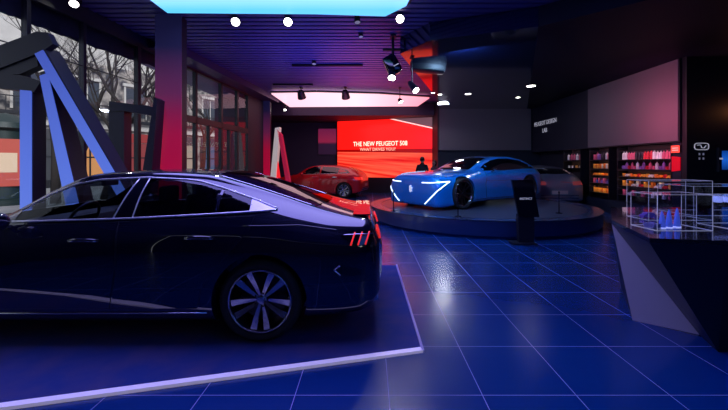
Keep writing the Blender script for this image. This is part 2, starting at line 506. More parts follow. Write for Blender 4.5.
# luminous ceiling panels
pm = ramp_emit('panel_light', 1, 2.6, 6.3, [(0, (.30, .27, 1)), (.74, (.36, .33, 1)), (.86, (.06, .14, .30)), (.96, (.022, .11, .19))], 6.5)
bm = bmesh.new(); prism(bm, [(-3.62, 6.28, 4.18), (-3.62, 2.6, 4.18), (1.0, 2.6, 4.18), (.62, 6.0, 4.18), (.28, 6.42, 4.18), (-1.0, 6.33, 4.18)], (0, 0, .11))
o = tag(obj('ceiling_light_panel', bm, pm), 'large cyan and violet glowing ceiling panel above the dark sedan', 'light panel')
bm = bmesh.new()
pp = [(-3.62, 6.28), (-3.62, 2.6), (1.0, 2.6), (.62, 6.0), (.28, 6.42), (-1.0, 6.33)]
for i in range(6):
    a = pp[i]; c = pp[(i+1) % 6]; bar(bm, (a[0], a[1], 4.235), (c[0], c[1], 4.235), .13, .03)
obj('panel_frame', bm, M['black'], o)
pm2 = ramp_emit('panel_light_far', 0, -3.7, 2.5, [(0, (.95, .50, .62)), (.5, (1, .62, .72)), (1, (.9, .25, .35))], 1.5)
bm = bmesh.new(); prism(bm, [(-3.75, 13.35, 4.14), (-2.0, 13.2, 4.14), (.3, 13.5, 4.14), (2.4, 14.2, 4.14), (2.2, 16.2, 4.14), (-3.75, 16.4, 4.14)], (0, 0, .1))
o = tag(obj('ceiling_light_panel', bm, pm2), 'pink glowing ceiling panel in front of the red screen', 'light panel')
bm = bmesh.new()
pp = [(-3.75, 13.35), (-2.0, 13.2), (.3, 13.5), (2.4, 14.2)]
for a, c in zip(pp, pp[1:]): bar(bm, (a[0], a[1]-.03, 4.2), (c[0], c[1]-.03, 4.2), .2, .05)
obj('panel_frame', bm, M['black'], o)
bm = bmesh.new(); box2(bm, (-6.4, 16.4, 3.75), (3.0, 19.2, CZ)); struct('trim_3', bm, M['purplewall'])

# columns
def column(x, y, w, name, label):
    t = thing(name, label, 'column', (x, y, 0))
    cm = ramp_emit(name+'_glow', 2, 0.4, 4.3, [(0, (.55, .0, .035)), (.42, (.42, .002, .032)), (.62, (.13, .012, .06)), (.85, (.006, .006, .035))], .68, (.02, .015, .04))  # red glow put into the cladding colour, fading out upward
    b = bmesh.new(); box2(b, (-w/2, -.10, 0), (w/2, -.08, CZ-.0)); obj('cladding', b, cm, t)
    b = bmesh.new(); box2(b, (-w/2+.01, -.08, 0), (w/2-.01, .12, CZ-.0)); obj('core', b, M['black'], t)
    b = bmesh.new(); box2(b, (-w/2-.015, -.115, 0), (w/2+.015, .135, .1)); obj('base', b, M['black'], t)
    return t
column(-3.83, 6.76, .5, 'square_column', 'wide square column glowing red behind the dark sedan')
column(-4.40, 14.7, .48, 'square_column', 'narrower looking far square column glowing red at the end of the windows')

# ================================================================== RED SCREEN
A = Vector((-1.77, 18.8)); B = Vector((3.2, 17.0)); dv = (B-A); L = dv.length; ang = math.atan2(dv.y, dv.x)
scr = thing('video_wall', 'large glowing red video wall with white lettering behind the blue car', 'screen', (A.x, A.y, 0), ang)
zt, zb_ = 3.95, .75
sm = nmat('red_screen', (.02, 0, 0), .25); nt = sm.node_tree; b = nt.nodes['Principled BSDF']
tc = nt.nodes.new('ShaderNodeTexCoord'); sp = nt.nodes.new('ShaderNodeSeparateXYZ'); nt.links.new(tc.outputs['Object'], sp.inputs[0])
X_, Z_ = sp.outputs[0], sp.outputs[2]
# streaks running to the left: coordinate measured as an angle around a far left point
dz = math_node('SUBTRACT', Z_, 2.25); dx = math_node('ADD', X_, 5.5)
an = math_node('DIVIDE', dz, dx)
cmb = nt.nodes.new('ShaderNodeCombineXYZ'); nt.links.new(math_node('MULTIPLY', an, 26.0), cmb.inputs[0]); nt.links.new(math_node('MULTIPLY', X_, .12), cmb.inputs[1])
nz = nt.nodes.new('ShaderNodeTexNoise'); nz.inputs['Scale'].default_value = 1.6; nz.inputs['Detail'].default_value = 5
nt.links.new(cmb.outputs[0], nz.inputs['Vector'])
r1 = nt.nodes.new('ShaderNodeValToRGB'); r1.color_ramp.elements[0].position = .38; r1.color_ramp.elements[1].position = .66
r1.color_ramp.elements[0].color = (.62, .003, .003, 1); r1.color_ramp.elements[1].color = (1, .10, .05, 1)
nt.links.new(nz.outputs['Fac'], r1.inputs[0])
low = math_node('LESS_THAN', an, -.018)
mixa = nt.nodes.new('ShaderNodeMix'); mixa.data_type = 'RGBA'; mixa.inputs[6].default_value = (.92, .008, .006, 1)
nt.links.new(low, mixa.inputs[0]); nt.links.new(r1.outputs[0], mixa.inputs[7])
dark = math_node('LESS_THAN', math_node('ABSOLUTE', math_node('ADD', an, .012)), .010)
mixb = nt.nodes.new('ShaderNodeMix'); mixb.data_type = 'RGBA'; mixb.inputs[7].default_value = (.30, .0, .0, 1)
nt.links.new(dark, mixb.inputs[0]); nt.links.new(mixa.outputs[2], mixb.inputs[6])
nt.links.new(mixb.outputs[2], b.inputs['Emission Color']); b.inputs['Emission Strength'].default_value = 1.35
bm = bmesh.new(); box2(bm, (0.04, -.03, zb_+.04), (L-.04, .02, zt-.04)); obj('display', bm, sm, scr)
bm = bmesh.new(); box2(bm, (-.04, 0, zb_-.05), (L+.04, .18, zt+.05)); obj('housing', bm, M['black'], scr)
bm = bmesh.new(); box2(bm, (-.1, .0, 0), (L+.1, .2, zb_-.05)); obj('base', bm, M['black'], scr)
bm = bmesh.new(); prism(bm, [(2.55, -.034, zt-.045), (L-.05, -.034, zt-.045), (L-.05, -.034, zt-.72)], (0, -.004, 0))
obj('grey_sky_area', bm, nmat('screen_grey', (.02, .02, .02), .4, emit=(.16, .07, .09), es=1), scr)
bm = bmesh.new(); bar(bm, (2.5, -.04, zt-.05), (L-.05, -.04, zt-.76), .02, .05); obj('light_line', bm, nmat('line_glow', (1, .8, .8), .5, emit=(1, .55, .5), es=1.4), scr)
TR = Matrix.Rotation(PI/2, 4, 'X')
text_mesh('headline_lettering', 'THE NEW PEUGEOT 508', .335, Matrix.Translation((2.42, -.045, 2.51)) @ TR, nmat('headline', (1, .9, .8), .5, emit=(1, .85, .6), es=1.6), scr, sx=.80)
text_mesh('subline_lettering', 'WHAT DRIVES YOU?', .22, Matrix.Translation((2.30, -.045, 2.23)) @ TR, nmat('subline', (1, .7, .6), .5, emit=(1, .55, .38), es=1.2), scr, sx=.95)

# small dim screen on the back wall
t = thing('wall_screen', 'small dim crimson screen on the back wall left of the red video wall', 'screen', (-2.3, 19.15, 0))
b = bmesh.new(); box2(b, (-.52, -.03, 2.0), (.52, 0, 3.4)); obj('display', b, ramp_emit('dim_crimson', 2, 2.0, 3.4, [(0, (.02, .003, .02)), (.4, (.02, .003, .02)), (.5, (.30, .01, .05)), (1, (.16, .01, .06))], .8), t)
b = bmesh.new(); box2(b, (-.56, -.02, 1.96), (.56, .04, 3.44)); obj('housing', b, M['black'], t)

# grey screens
gm = noise_bump(nmat('projection_grey', (.15, .115, .14), .5), 200, .02)
t = thing('projection_screen', 'wide grey blank screen on the back wall above the blue car', 'screen', (3.05, 15.64, 0))
b = bmesh.new(); box2(b, (.03, -.05, 2.10), (4.10, 0, 3.93)); obj('screen_surface', b, gm, t)
b = bmesh.new(); box2(b, (0, -.035, 2.06), (4.13, .01, 3.96)); obj('frame', b, M['black'], t)
t = thing('projection_screen', 'tall grey rose-lit blank screen on the right wall above the lit shelves', 'screen', (7.2, 8.12, 0))
b = bmesh.new(); box2(b, (-.05, .03, 2.02), (0, 3.4, 3.92)); obj('screen_surface', b, gm, t)
b = bmesh.new(); box2(b, (-.035, 0, 1.99), (.015, 3.43, 3.925)); obj('frame', b, M['black'], t)

# lettering on the right wall
t = thing('wall_lettering', 'small pale two-line lettering on the dark right wall', 'lettering', (7.2, 14.4, 3.1))
RW = Matrix.Rotation(-PI/2, 4, 'Z') @ TR
text_mesh('upper_line', 'PEUGEOT DESIGN', .25, Matrix.Translation((-.01, .05, .08)) @ RW, M['dim_text'], t, sx=.9)
text_mesh('lower_line', 'LAB', .25, Matrix.Translation((-.01, .05, -.24)) @ RW, M['dim_text'], t, sx=.9)

# ================================================================== CARPET PLATFORM
cm = noise_bump(nmat('carpet', (.010, .035, .20), .95), 300, .35, .01, (.05, .05, .19), 3.5)
bm = bmesh.new()
mat_poly = [(.404, 2.80), (-4.95, 1.48), (-4.95, 5.09), (.375, 5.09)]
prism(bm, [(x, y, .0) for x, y in mat_poly], (0, 0, .012))
ct = thing('display_carpet', 'dark blue carpet with pale edge under the dark sedan', 'carpet', (0, 0, 0))
obj('carpet_surface', bm, cm, ct)
bm = bmesh.new()
d = Vector((-5.354, -1.32, 0)).normalized(); nrm = Vector((-d.y, d.x, 0))
def strip(a, c, w, h=.022):
    a = Vector((*a, 0)); c = Vector((*c, 0)); dd = (c-a).normalized(); nn = Vector((-dd.y, dd.x, 0))*w
    prism(bm, [a, c, c+nn, a+nn], (0, 0, h))
strip((-4.95, 1.48), (.404, 2.80), -.052)
obj('front_edge', bm, nmat('edge_pale', (.80, .74, .90), .45, emit=(.55, .50, .75), es=.35), ct)  # emission added so the pale strip looks brightly lit
bm = bmesh.new(); strip((.404, 2.75), (.375, 5.09), -.022); obj('side_edge', bm, nmat('edge_side', (.30, .30, .6), .4), ct)

# ================================================================== DARK SEDAN
SED = [(-3.80, .26, .62, .52, .50, .60, .40, .65, .67), (-3.72, .22, .78, .62, .64, .72, .50, .75, .78), (-3.4, .19, .90, .70, .76, .80, .60, .83, .87),
       (-2.9, .18, .92, .76, .80, .88, .66, .91, .95), (-2.5, .17, .92, .78, .82, .935, .70, .96, 1.0), (-2.25, .17, .925, .79, .83, .955, .68, 1.03, 1.075),
       (-2.08, .17, .925, .79, .83, .975, .66, 1.125, 1.175), (-1.9, .17, .925, .80, .83, .985, .63, 1.235, 1.28), (-1.6, .17, .925, .80, .83, .99, .61, 1.355, 1.39),
       (-1.1, .17, .925, .81, .83, 1.005, .60, 1.385, 1.42), (-.6, .17, .93, .82, .83, 1.03, .60, 1.36, 1.405), (-.3, .17, .93, .81, .83, 1.025, .60, 1.285, 1.345),
       (.085, .18, .925, .80, .845, .975, .61, 1.175, 1.225), (.5, .20, .915, .78, .84, .90, .65, 1.05, 1.082), (.80, .22, .875, .76, .80, .88, .68, .985, 1.008),
       (.90, .25, .83, .76, .75, .90, .66, .97, .985), (.945, .29, .79, .70, .72, .84, .62, .90, .92), (.985, .34, .72, .64, .66, .74, .56, .80, .82), (1.0, .42, .62, .60, .58, .68, .50, .72, .74)]
def lerp_poly(P, x):
    for a, c in zip(P, P[1:]):
        if a[0] <= x <= c[0]: return a[1]+(c[1]-a[1])*(x-a[0])/(c[0]-a[0])
    return P[-1][1] if x > P[-1][0] else P[0][1]
TOP = [(-2.08, 1.07), (-1.90, 1.195), (-1.70, 1.285), (-1.50, 1.325), (-1.09, 1.345), (-.715, 1.325), (-.6, 1.31), (-.407, 1.255), (-.085, 1.15), (.105, 1.078)]
BELT = [(-2.08, .985), (-1.11, 1.012), (-.4, 1.047), (-.1, 1.062), (.105, 1.072)]
def win_poly(xa0, xa1, xb0, xb1, n=12):
    """window between slanted line (xa0 at belt, xa1 at top) and (xb0, xb1)"""
    low = [(xa0+(xb0-xa0)*i/n, lerp_poly(BELT, xa0+(xb0-xa0)*i/n)+.006) for i in range(n+1)]
    up = [(xb1+(xa1-xb1)*i/n, lerp_poly(TOP, xb1+(xa1-xb1)*i/n)-.006) for i in range(n+1)]
    return low+up
car = thing('sedan_car', 'black-navy fastback sedan parked on the dark blue carpet', 'car', (-.911, 3.775, .012))
car.rotation_euler = (0, 0, math.radians(.6))
shell = car_shell(SED, 150); sk = Skin(shell)
wins = {'front': win_poly(-2.06, -2.06, -1.25, -1.155), 'rear': win_poly(-1.085, -1.06, -.415, -.405), 'quarter': win_poly(-.385, -.375, -.12, -.13)}
ws_poly = [(-2.33, -.56), (-2.42, 0), (-2.33, .56), (-1.62, .52), (-1.58, 0), (-1.62, -.52)]
rw_poly = [(-.50, -.50), (-.50, 0), (-.50, .50), (.42, .58), (.50, 0), (.42, -.58)]
body = cut_arches(shell, [(0, .345), (-2.79, .345)], .385, .42, .93)
kill = []
for f in body.faces:
    c = f.calc_center_median(); n = f.normal
    if c.z > .95:
        if abs(n.y) > .45 and any(in_poly(c.x, c.z, p) for p in wins.values()): kill.append(f)
        elif n.z > .2 and c.z > 1.0 and (in_poly(c.x, c.y, ws_poly) or in_poly(c.x, c.y, rw_poly)): kill.append(f)
bmesh.ops.delete(body, geom=kill, context='FACES')
obj('body', body, M['paint_navy'], car, smooth=math.radians(35), recalc=False)
for sg in (-1, 1):
    D = (0, -sg, 0)
    for nm, p in wins.items():
        sk.patch({'front': 'front_side_window', 'rear': 'rear_side_window', 'quarter': 'quarter_window'}[nm], p, 'xz', D, .004,
                 M['glass_clear'] if nm == 'front' else M['glass_tint'], car, .08)
    sk.line('window_trim', TOP, 'xz', D, .009, M['satin'], car, off=.004)
    sk.line('window_trim', BELT, 'xz', D, .009, M['satin'], car, off=.004)
    sk.line('window_trim', [(-1.245, 1.01), (-1.15, 1.34)], 'xz', D, .006, M['satin'], car, off=.004)
    sk.line('window_trim', [(-1.085, 1.015), (-1.06, 1.34)], 'xz', D, .006, M['satin'], car, off=.004)
    sk.patch('pillar_trim', [(-1.24, 1.02), (-1.095, 1.02), (-1.07, 1.335), (-1.145, 1.335)], 'xz', D, .003, M['black_gloss'], car)
    sk.patch('quarter_trim', [(-.12, 1.063), (.09, 1.074), (.09, 1.08), (-.085, 1.145), (-.13, 1.16)], 'xz', D, .005, nmat('trim_silver', (.5, .5, .6), .3, .9), car)
    sk.line('sill_trim', [(-2.35, .262), (-.42, .262)], 'xz', D, .007, M['chrome'], car, off=.004)
    # doors as thin raised skins, their gaps dark
    fd = [(-2.27, .30), (-1.21, .30), (-1.165, .60), (-1.165, .80), (-1.19, .985), (-1.7, .972), (-2.17, .955), (-2.28, .80), (-2.31, .55)]
    rd = [(-1.195, .30), (-.50, .30), (-.47, .45), (-.40, .58), (-.30, .68), (-.20, .80), (-.10, .92), (-.07, 1.03), (-.5, 1.015), (-1.18, .985), (-1.152, .80), (-1.152, .60)]
    for nm, P, hx, hz in (('front_door', fd, -1.43, .845), ('rear_door', rd, -.49, .865)):
        dr = sk.patch(nm, P, 'xz', D, .004, M['paint_navy'], car, .05)
        gp = sk.line('door_gap', P+[P[0]], 'xz', D, .0035, M['black'], dr, sub=4, off=0)
        b = bmesh.new(); pts = []
        for i in range(7):
            u = i/6; q, n_ = sk.hit((hx-.115+.23*u, 0, hz), D, .012+.024*math.sin(PI*u)); pts.append(q)
        tube(b, pts, [.009, .012, .014, .014, .014, .012, .009], 10); obj('door_handle', b, M['paint_navy'], dr, smooth=True)
        b = bmesh.new(); pts2 = [p+Vector((0, 0, -.010))-Vector(D)*.003 for p in pts]
        tube(b, pts2, .0045, 6); obj('handle_trim', b, M['chrome'], dr, smooth=True)
    # mirror
    mr_ = bpy.data.objects.new('side_mirror', None); link(mr_, car)
    b = bmesh.new(); r = bmesh.ops.create_icosphere(b, subdivisions=3, radius=1)
    for v in b.verts:
        v.co = Vector((v.co.x*.06+(.03 if v.co.x > 0 else 0), v.co.y*.115, v.co.z*.072*(1-.15*v.co.y*sg)))
        if v.co.x > .07: v.co.x = .07
        v.co += Vector((-2.06, sg*1.02, 1.01))
    obj('mirror_housing', b, M['paint_navy'], mr_, smooth=True)
    b = bmesh.new(); bar(b, (-2.08, sg*.84, .95), (-2.07, sg*.98, .975), .035, .02); obj('mirror_stalk', b, M['black'], mr_)
    b = bmesh.new(); bar(b, (-2.12, sg*.93, 1.0), (-2.12, sg*1.12, 1.01), .008, .004); obj('mirror_trim', b, M['chrome'], mr_)
    # tail lamp, wraps round the corner
    sk.patch('tail_lamp', [(.66, .865), (.72, .90), (.99, .90), (.99, .76), (.80, .775)], 'xz', D, .006, M['black_gloss'], car, .03)
    for k in range(3):
        x0 = .74+.06*k
        sk.line('tail_light_claw', [(x0+.035, .885), (x0, .79)], 'xz', D, .008, M['red_lamp'], car, off=.006)
    sk.line('tail_lamp_reflection', [(.68, .868), (.80, .87), (.93, .868)], 'xz', D, .005, M['chrome'], car, off=.008)
    # bumper vent with bright surround
    P = [(.60, .60), (.68, .625), (.80, .60), (.87, .555), (.78, .545), (.64, .56)]
    v = sk.patch('bumper_vent', P, 'xz', D, .003, M['black_gloss'], car, .03)
    sk.line('vent_trim', [(.66, .555), (.605, .60), (.655, .63)], 'xz', D, .006, M['chrome'], v, off=.004)
    sk.line('shoulder_crease', [(-.15, .955), (.3, .955), (.66, .905)], 'xz', D, .006, M['paint_navy'], car, off=-.002)
    b = bmesh.new(); bar(b, (.78, sg*.60, .27), (.98, sg*.60, .285), .12, .05); obj('exhaust_tip', b, M['chrome'], car)
    for (wxp) in (0, -2.79): make_wheel(car, (wxp, sg*.80, .343), .342, sg, .268, 10)
sk.patch('windshield', ws_poly, 'xy', (0, 0, -1), .005, M['glass_clear'], car, .08)
sk.patch('rear_window', rw_poly, 'xy', (0, 0, -1), .005, M['glass_tint'], car, .08)
sk.patch('tail_panel', [(-.66, .77), (-.66, .89), (.66, .89), (.66, .77)], 'yz', (-1, 0, 0), .006, M['black_gloss'], car, .06)
for sg in (-1, 1):
    for k in range(3):
        y0 = sg*(.34+.11*k); sk.line('tail_light_claw', [(y0+.03*sg, .875), (y0, .79)], 'yz', (-1, 0, 0), .012, M['red_lamp'], car, off=.008)
    sk.line('rear_window_trim', [(-.50, sg*.52), (0, sg*.56), (.42, sg*.60)], 'xy', (0, 0, -1), .006, M['chrome'], car, off=.004)
sk.patch('number_plate', [(-.26, .56), (-.26, .67), (.26, .67), (.26, .56)], 'yz', (-1, 0, 0), .006, M['alu_dark'], car)
b = bmesh.new()
pts = [(.80-.0*abs(s), s*.66, 1.012) for s in (-1, 1)]
bar(b, (.83, -.60, 1.008), (.83, .60, 1.008), .16, .012, Vector((0, 0, 1))); obj('rear_spoiler', b, M['paint_navy'], car)
# interior
for sg in (-1, 1):
    for xs, nm in ((-1.45, 'front_seat'), (-.62, 'rear_seat')):
        s_ = bpy.data.objects.new(nm, None); link(s_, car)
        b = bmesh.new(); box(b, (xs, sg*.36, .52), (.5, .5, .16), None, .04); obj('seat_cushion', b, M['leather'], s_, smooth=math.radians(40))
        b = bmesh.new(); box(b, (xs+.30, sg*.36, .84), (.14, .46, .58), Matrix.Rotation(.28, 3, 'Y'), .05); obj('backrest', b, M['leather'], s_, smooth=math.radians(40))
        b = bmesh.new(); box(b, (xs+.41, sg*.36, 1.18), (.09, .24, .16), None, .03); obj('headrest', b, M['leather'], s_, smooth=math.radians(40))
b = bmesh.new(); box(b, (-2.12, 0, .86), (.36, 1.4, .2), None, .05); obj('dashboard', b, M['leather'], car, smooth=math.radians(40))
b = bmesh.new(); pts = []
for i in range(24):
    a = 2*PI*i/24; pts.append(Vector((-1.86, -.36, .95))+Vector((math.sin(a)*.07, math.cos(a)*.17, math.sin(a)*.15)))
tube(b, pts, .014, 8, closed=True); box(b, (-1.87, -.36, .95), (.04, .30, .05)); obj('steering_wheel', b, M['alu_dark'], car, smooth=math.radians(40))
b = bmesh.new(); box(b, (-1.3, 0, .40), (2.2, 1.5, .05)); obj('cabin_floor', b, M['black'], car)
b = bmesh.new(); box(b, (-1.87, .0, 1.27), (.05, .2, .06), None, .01); obj('inside_mirror', b, M['black'], car)

# ================================================================== ROUND PLATFORM
PZ = .36; PC = (2.97, 9.76); PR = 2.95
t = thing('round_platform', 'low round dark blue turntable carrying the blue concept car', 'platform', (PC[0], PC[1], 0))
b = bmesh.new(); lathe(b, [(0, 0), (PR-.08, 0), (PR-.02, .06), (PR-.02, PZ-.03), (PR-.03, PZ-.0), (0, PZ-.0)], 96)
obj('drum', b, nmat('platform_side', (.008, .026, .10), .28, coat=.3), t, smooth=math.radians(30))
b = bmesh.new(); lathe(b, [(0, PZ), (2.62, PZ), (2.62, PZ+.006), (0, PZ+.006)], 96); obj('turntable_top', b, nmat('turntable', (.05, .06, .10), .3, spec=.6), t)
b = bmesh.new(); lathe(b, [(2.66, PZ-.002), (PR, PZ-.002), (PR, PZ+.01), (2.66, PZ+.01)], 96, closed=True); obj('rim_ring', b, nmat('platform_rim', (.03, .05, .11), .25, spec=.7), t)
PZ += .006

# ================================================================== BLUE CONCEPT CAR
CON = [(-3.74, .12, .84, .52, .72, .62, .60, .74, .78), (-3.70, .08, .90, .56, .78, .70, .62, .80, .83), (-3.55, .07, .95, .60, .82, .76, .62, .84, .875), (-3.2, .10, .98, .66, .84, .80, .62, .87, .90),
       (-2.9, .13, .985, .70, .84, .83, .62, .89, .92), (-2.5, .14, .97, .72, .82, .86, .64, .915, .95), (-2.2, .14, .955, .74, .82, .88, .66, .95, .985), (-1.9, .14, .945, .76, .82, .90, .63, 1.08, 1.13),
       (-1.5, .14, .94, .77, .82, .905, .59, 1.23, 1.28), (-1.0, .14, .94, .79, .82, .92, .57, 1.30, 1.35), (-.5, .14, .96, .80, .83, .935, .57, 1.30, 1.355), (0, .15, .985, .82, .84, .95, .58, 1.255, 1.315),
       (.45, .18, .97, .82, .83, .95, .58, 1.16, 1.22), (.72, .22, .90, .78, .78, .90, .58, 1.03, 1.09), (.80, .28, .84, .72, .73, .84, .56, .95, .98), (.84, .34, .76, .66, .67, .76, .52, .84, .87)]
cc = thing('concept_car', 'bright blue concept shooting-brake with glowing white claw headlights', 'car', (4.131, 11.087, PZ+.003), math.radians(35))
shell = car_shell(CON, 120); sk = Skin(shell)
body = cut_arches(shell, [(0, .39), (-2.9, .39)], .425, .45, .985)
obj('body', body, M['paint_blue'], cc, smooth=math.radians(35), recalc=False)
for sg in (-1, 1):
    D = (0, -sg, 0)
    up = [(-1.95, 1.01), (-1.7, 1.12), (-1.4, 1.21), (-1.0, 1.265), (-.5, 1.265), (0, 1.215), (.35, 1.10), (.52, 1.0)]
    lo = [(.52, .975), (0, .975), (-.6, .955), (-1.2, .94), (-1.95, .93)]
    sk.patch('side_window', lo[::-1]+up[::-1], 'xz', D, .004, M['glass_dark'], cc, .08)
    sk.line('window_trim', [(-1.97, .93)]+up, 'xz', D, .012, M['paint_blue'], cc, off=.006)
    dp = [(-1.98, .24), (-1.0, .22), (-.42, .24), (-.36, .60), (-.34, .92), (-1.2, .90), (-1.9, .885), (-2.02, .6)]
    dr = sk.patch('door', dp, 'xz', D, .006, M['paint_blue'], cc, .06)
    sk.line('door_gap', dp+[dp[0]], 'xz', D, .006, M['black'], dr, sub=4)
    sk.line('door_crease', [(-1.98, .68), (-1.2, .66), (-.4, .70)], 'xz', D, .006, nmat('crease_blue', (.01, .07, .3), .3), dr, off=.003)
    b = bmesh.new(); q, n_ = sk.hit((-1.62, 0, .90), D); bar(b, q, q+Vector((.0, sg*.13, .06)), .03, .02); box(b, q+Vector((0, sg*.17, .08)), (.16, .12, .05), None, .015)
    obj('side_mirror', b, M['black_gloss'], cc, smooth=math.radians(40))
    sk.patch('side_skirt', [(-2.42, .15), (-.5, .15), (-.5, .215), (-2.42, .215)], 'xz', D, .006, M['black_gloss'], cc, .08)
    # claw light: flat lamp on top, long diagonal down the corner
    C3 = (1, -.75*sg, 0)
    sk.line('claw_light', [(-3.9, sg*.50, .655), (-3.8, sg*.72, .66), (-3.42, sg*.97, .69)], None, C3, .013, M['led'], cc, off=.006, taper=False)
    sk.line('claw_light', [(-3.42, sg*.97, .69), (-3.7, sg*.86, .48), (-3.85, sg*.56, .14)], None, C3, .012, M['led'], cc, off=.006)
    sk.patch('headlight', [(sg*.34, .60), (sg*.5, .645), (sg*.72, .65), (sg*.74, .61), (sg*.5, .58)], 'yz', (1, 0, 0), .004, M['black_gloss'], cc, .04)
    for wxp in (0, -2.9): make_wheel(cc, (wxp, sg*.86, .385), .385, sg, .315, 10, spoke_mat=M['alu_dark'], width=.24)
    b = bmesh.new(); q, n_ = sk.hit((.75, sg*.5, .75), (-1, 0, 0), .01); bar(b, q-Vector((0, .2, 0)), q+Vector((0, .2, 0)), .02, .04); obj('tail_lamp', b, M['red_lamp'], cc)
wsP = [(-2.25, -.54), (-2.36, 0), (-2.25, .54), (-1.42, .50), (-1.36, 0), (-1.42, -.50)]
sk.patch('windshield', wsP, 'xy', (0, 0, -1), .005, M['glass_dark'], cc, .08)
sk.patch('roof_glass', [(-1.25, -.42), (-1.25, .42), (-.1, .44), (-.1, -.44)], 'xy', (0, 0, -1), .005, M['glass_dark'], cc, .08)
gr = sk.patch('grille', [(-.56, .10), (-.60, .30), (-.52, .58), (.52, .58), (.60, .30), (.56, .10)], 'yz', (1, 0, 0), .004, nmat('grille_blue', (.003, .06, .30), .3, .3, coat=.6), cc, .06)
sk.line('grille_outline', [(-.56, .10), (.56, .10)], 'yz', (1, 0, 0), .008, M['led'], gr, off=.004)
for k in range(5): sk.line('grille_bar', [(-.5, .16+.08*k), (.5, .16+.08*k)], 'yz', (1, 0, 0), .004, M['paint_blue'], gr, off=.005)
# emblem: upright lion-like silhouette on the grille
q, n_ = sk.hit((-4, 0, .47), (1, 0, 0), .012)
lion = [(-.02, -.07), (.005, -.065), (.0, -.03), (.03, -.05), (.05, -.045), (.03, -.01), (.035, .02), (.06, .03), (.055, .045), (.02, .045), (.01, .055), (.03, .08), (.0, .095), (-.035, .085), (-.05, .055), (-.035, .03), (-.045, .0), (-.035, -.035)]
b = bmesh.new(); prism(b, [(q.x, -y*1.1, q.z+z*1.1) for y, z in lion], (-.012, 0, 0)); obj('lion_emblem', b, nmat('emblem_white', (.8, .85, .9), .3, emit=(.8, .9, 1), es=.5), gr)  # faint glow added to the emblem to whiten it
for k, yy in enumerate((.30, .42)):
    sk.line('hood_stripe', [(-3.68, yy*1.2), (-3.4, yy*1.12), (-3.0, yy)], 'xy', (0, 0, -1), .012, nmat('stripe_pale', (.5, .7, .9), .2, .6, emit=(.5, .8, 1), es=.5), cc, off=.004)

# small posts on the platform edge
for (px, py, Y, lb) in ((393.5, 211, 8.35, 'thin dark barrier post at the nose of the blue car'), (458, 217, 7.4, 'thin dark barrier post in front of the blue car front wheel'), (559, 214, 7.9, 'thin dark barrier post on the platform right of the info totem')):
    p = W(px, 0, Y); t = thing('barrier_post', lb, 'post', (p.x, max(p.y, 7.2), PZ-.006+.01), group='barrier posts on the round platform')
    b = bmesh.new(); lathe(b, [(0, 0), (.07, 0), (.07, .012), (.012, .02), (.012, .46), (0, .46)], 16); obj('pole', b, M['black_gloss'], t)
    b = bmesh.new(); lathe(b, [(0, .46), (.02, .46), (.022, .485), (0, .50)], 16); obj('finial', b, M['alu_dark'], t)

# ================================================================== INFO TOTEM
t = thing('info_totem', 'black slanted information totem standing in front of the round platform', 'sign', (2.82, 6.55, 0))
b = bmesh.new(); box2(b, (-.20, -.17, 0), (.24, .13, .03), .01); obj('foot', b, M['black'], t)
b = bmesh.new(); prism(b, [(-.06, -.06, .03), (.22, -.06, .03), (.22, -.06, .55), (-.08, -.06, .55)], (0, .1, 0)); obj('stem', b, M['black'], t)
b = bmesh.new(); prism(b, [(-.08, -.09, .50), (.30, -.09, .50), (.17, -.09, 1.185), (-.21, -.09, 1.185)], (0, .05, 0)); obj('display_panel', b, M['black_gloss'], t)
text_mesh('panel_lettering', 'INSTINCT', .055, Matrix.Translation((.05, -.093, .84)) @ TR, M['white_text'], t, .002, sx=.95)

# ================================================================== RED HATCHBACK
HAT = [(x*1.0, a, b_, c_, d_, e_, f_, g_, h_) for (x, a, b_, c_, d_, e_, f_, g_, h_) in
       [(-3.42, .26, .62, .52, .50, .62, .40, .68, .70), (-3.36, .22, .78, .62, .64, .74, .50, .79, .82), (-3.1, .19, .88, .70, .74, .83, .60, .87, .91), (-2.6, .18, .89, .76, .78, .91, .66, .95, .99),
        (-2.3, .17, .895, .79, .80, .95, .66, 1.00, 1.04), (-2.0, .17, .90, .80, .80, .97, .64, 1.17, 1.22), (-1.6, .17, .90, .81, .80, .99, .60, 1.345, 1.39), (-1.1, .17, .90, .81, .80, 1.01, .59, 1.40, 1.45),
        (-.5, .17, .90, .82, .80, 1.03, .59, 1.38, 1.44), (0, .18, .90, .82, .79, 1.05, .58, 1.31, 1.37), (.35, .2, .885, .82, .77, 1.05, .58, 1.21, 1.26), (.6, .24, .85, .78, .74, .98, .58, 1.07, 1.10), (.72, .30, .78, .70, .68, .84, .54, .90, .92), (.76, .38, .68, .62, .6, .72, .5, .77, .79)]]
M['lamp_dim'] = nmat('lamp_dim', (.30, .05, .06), .2, coat=1, emit=(.8, .12, .15), es=.12)
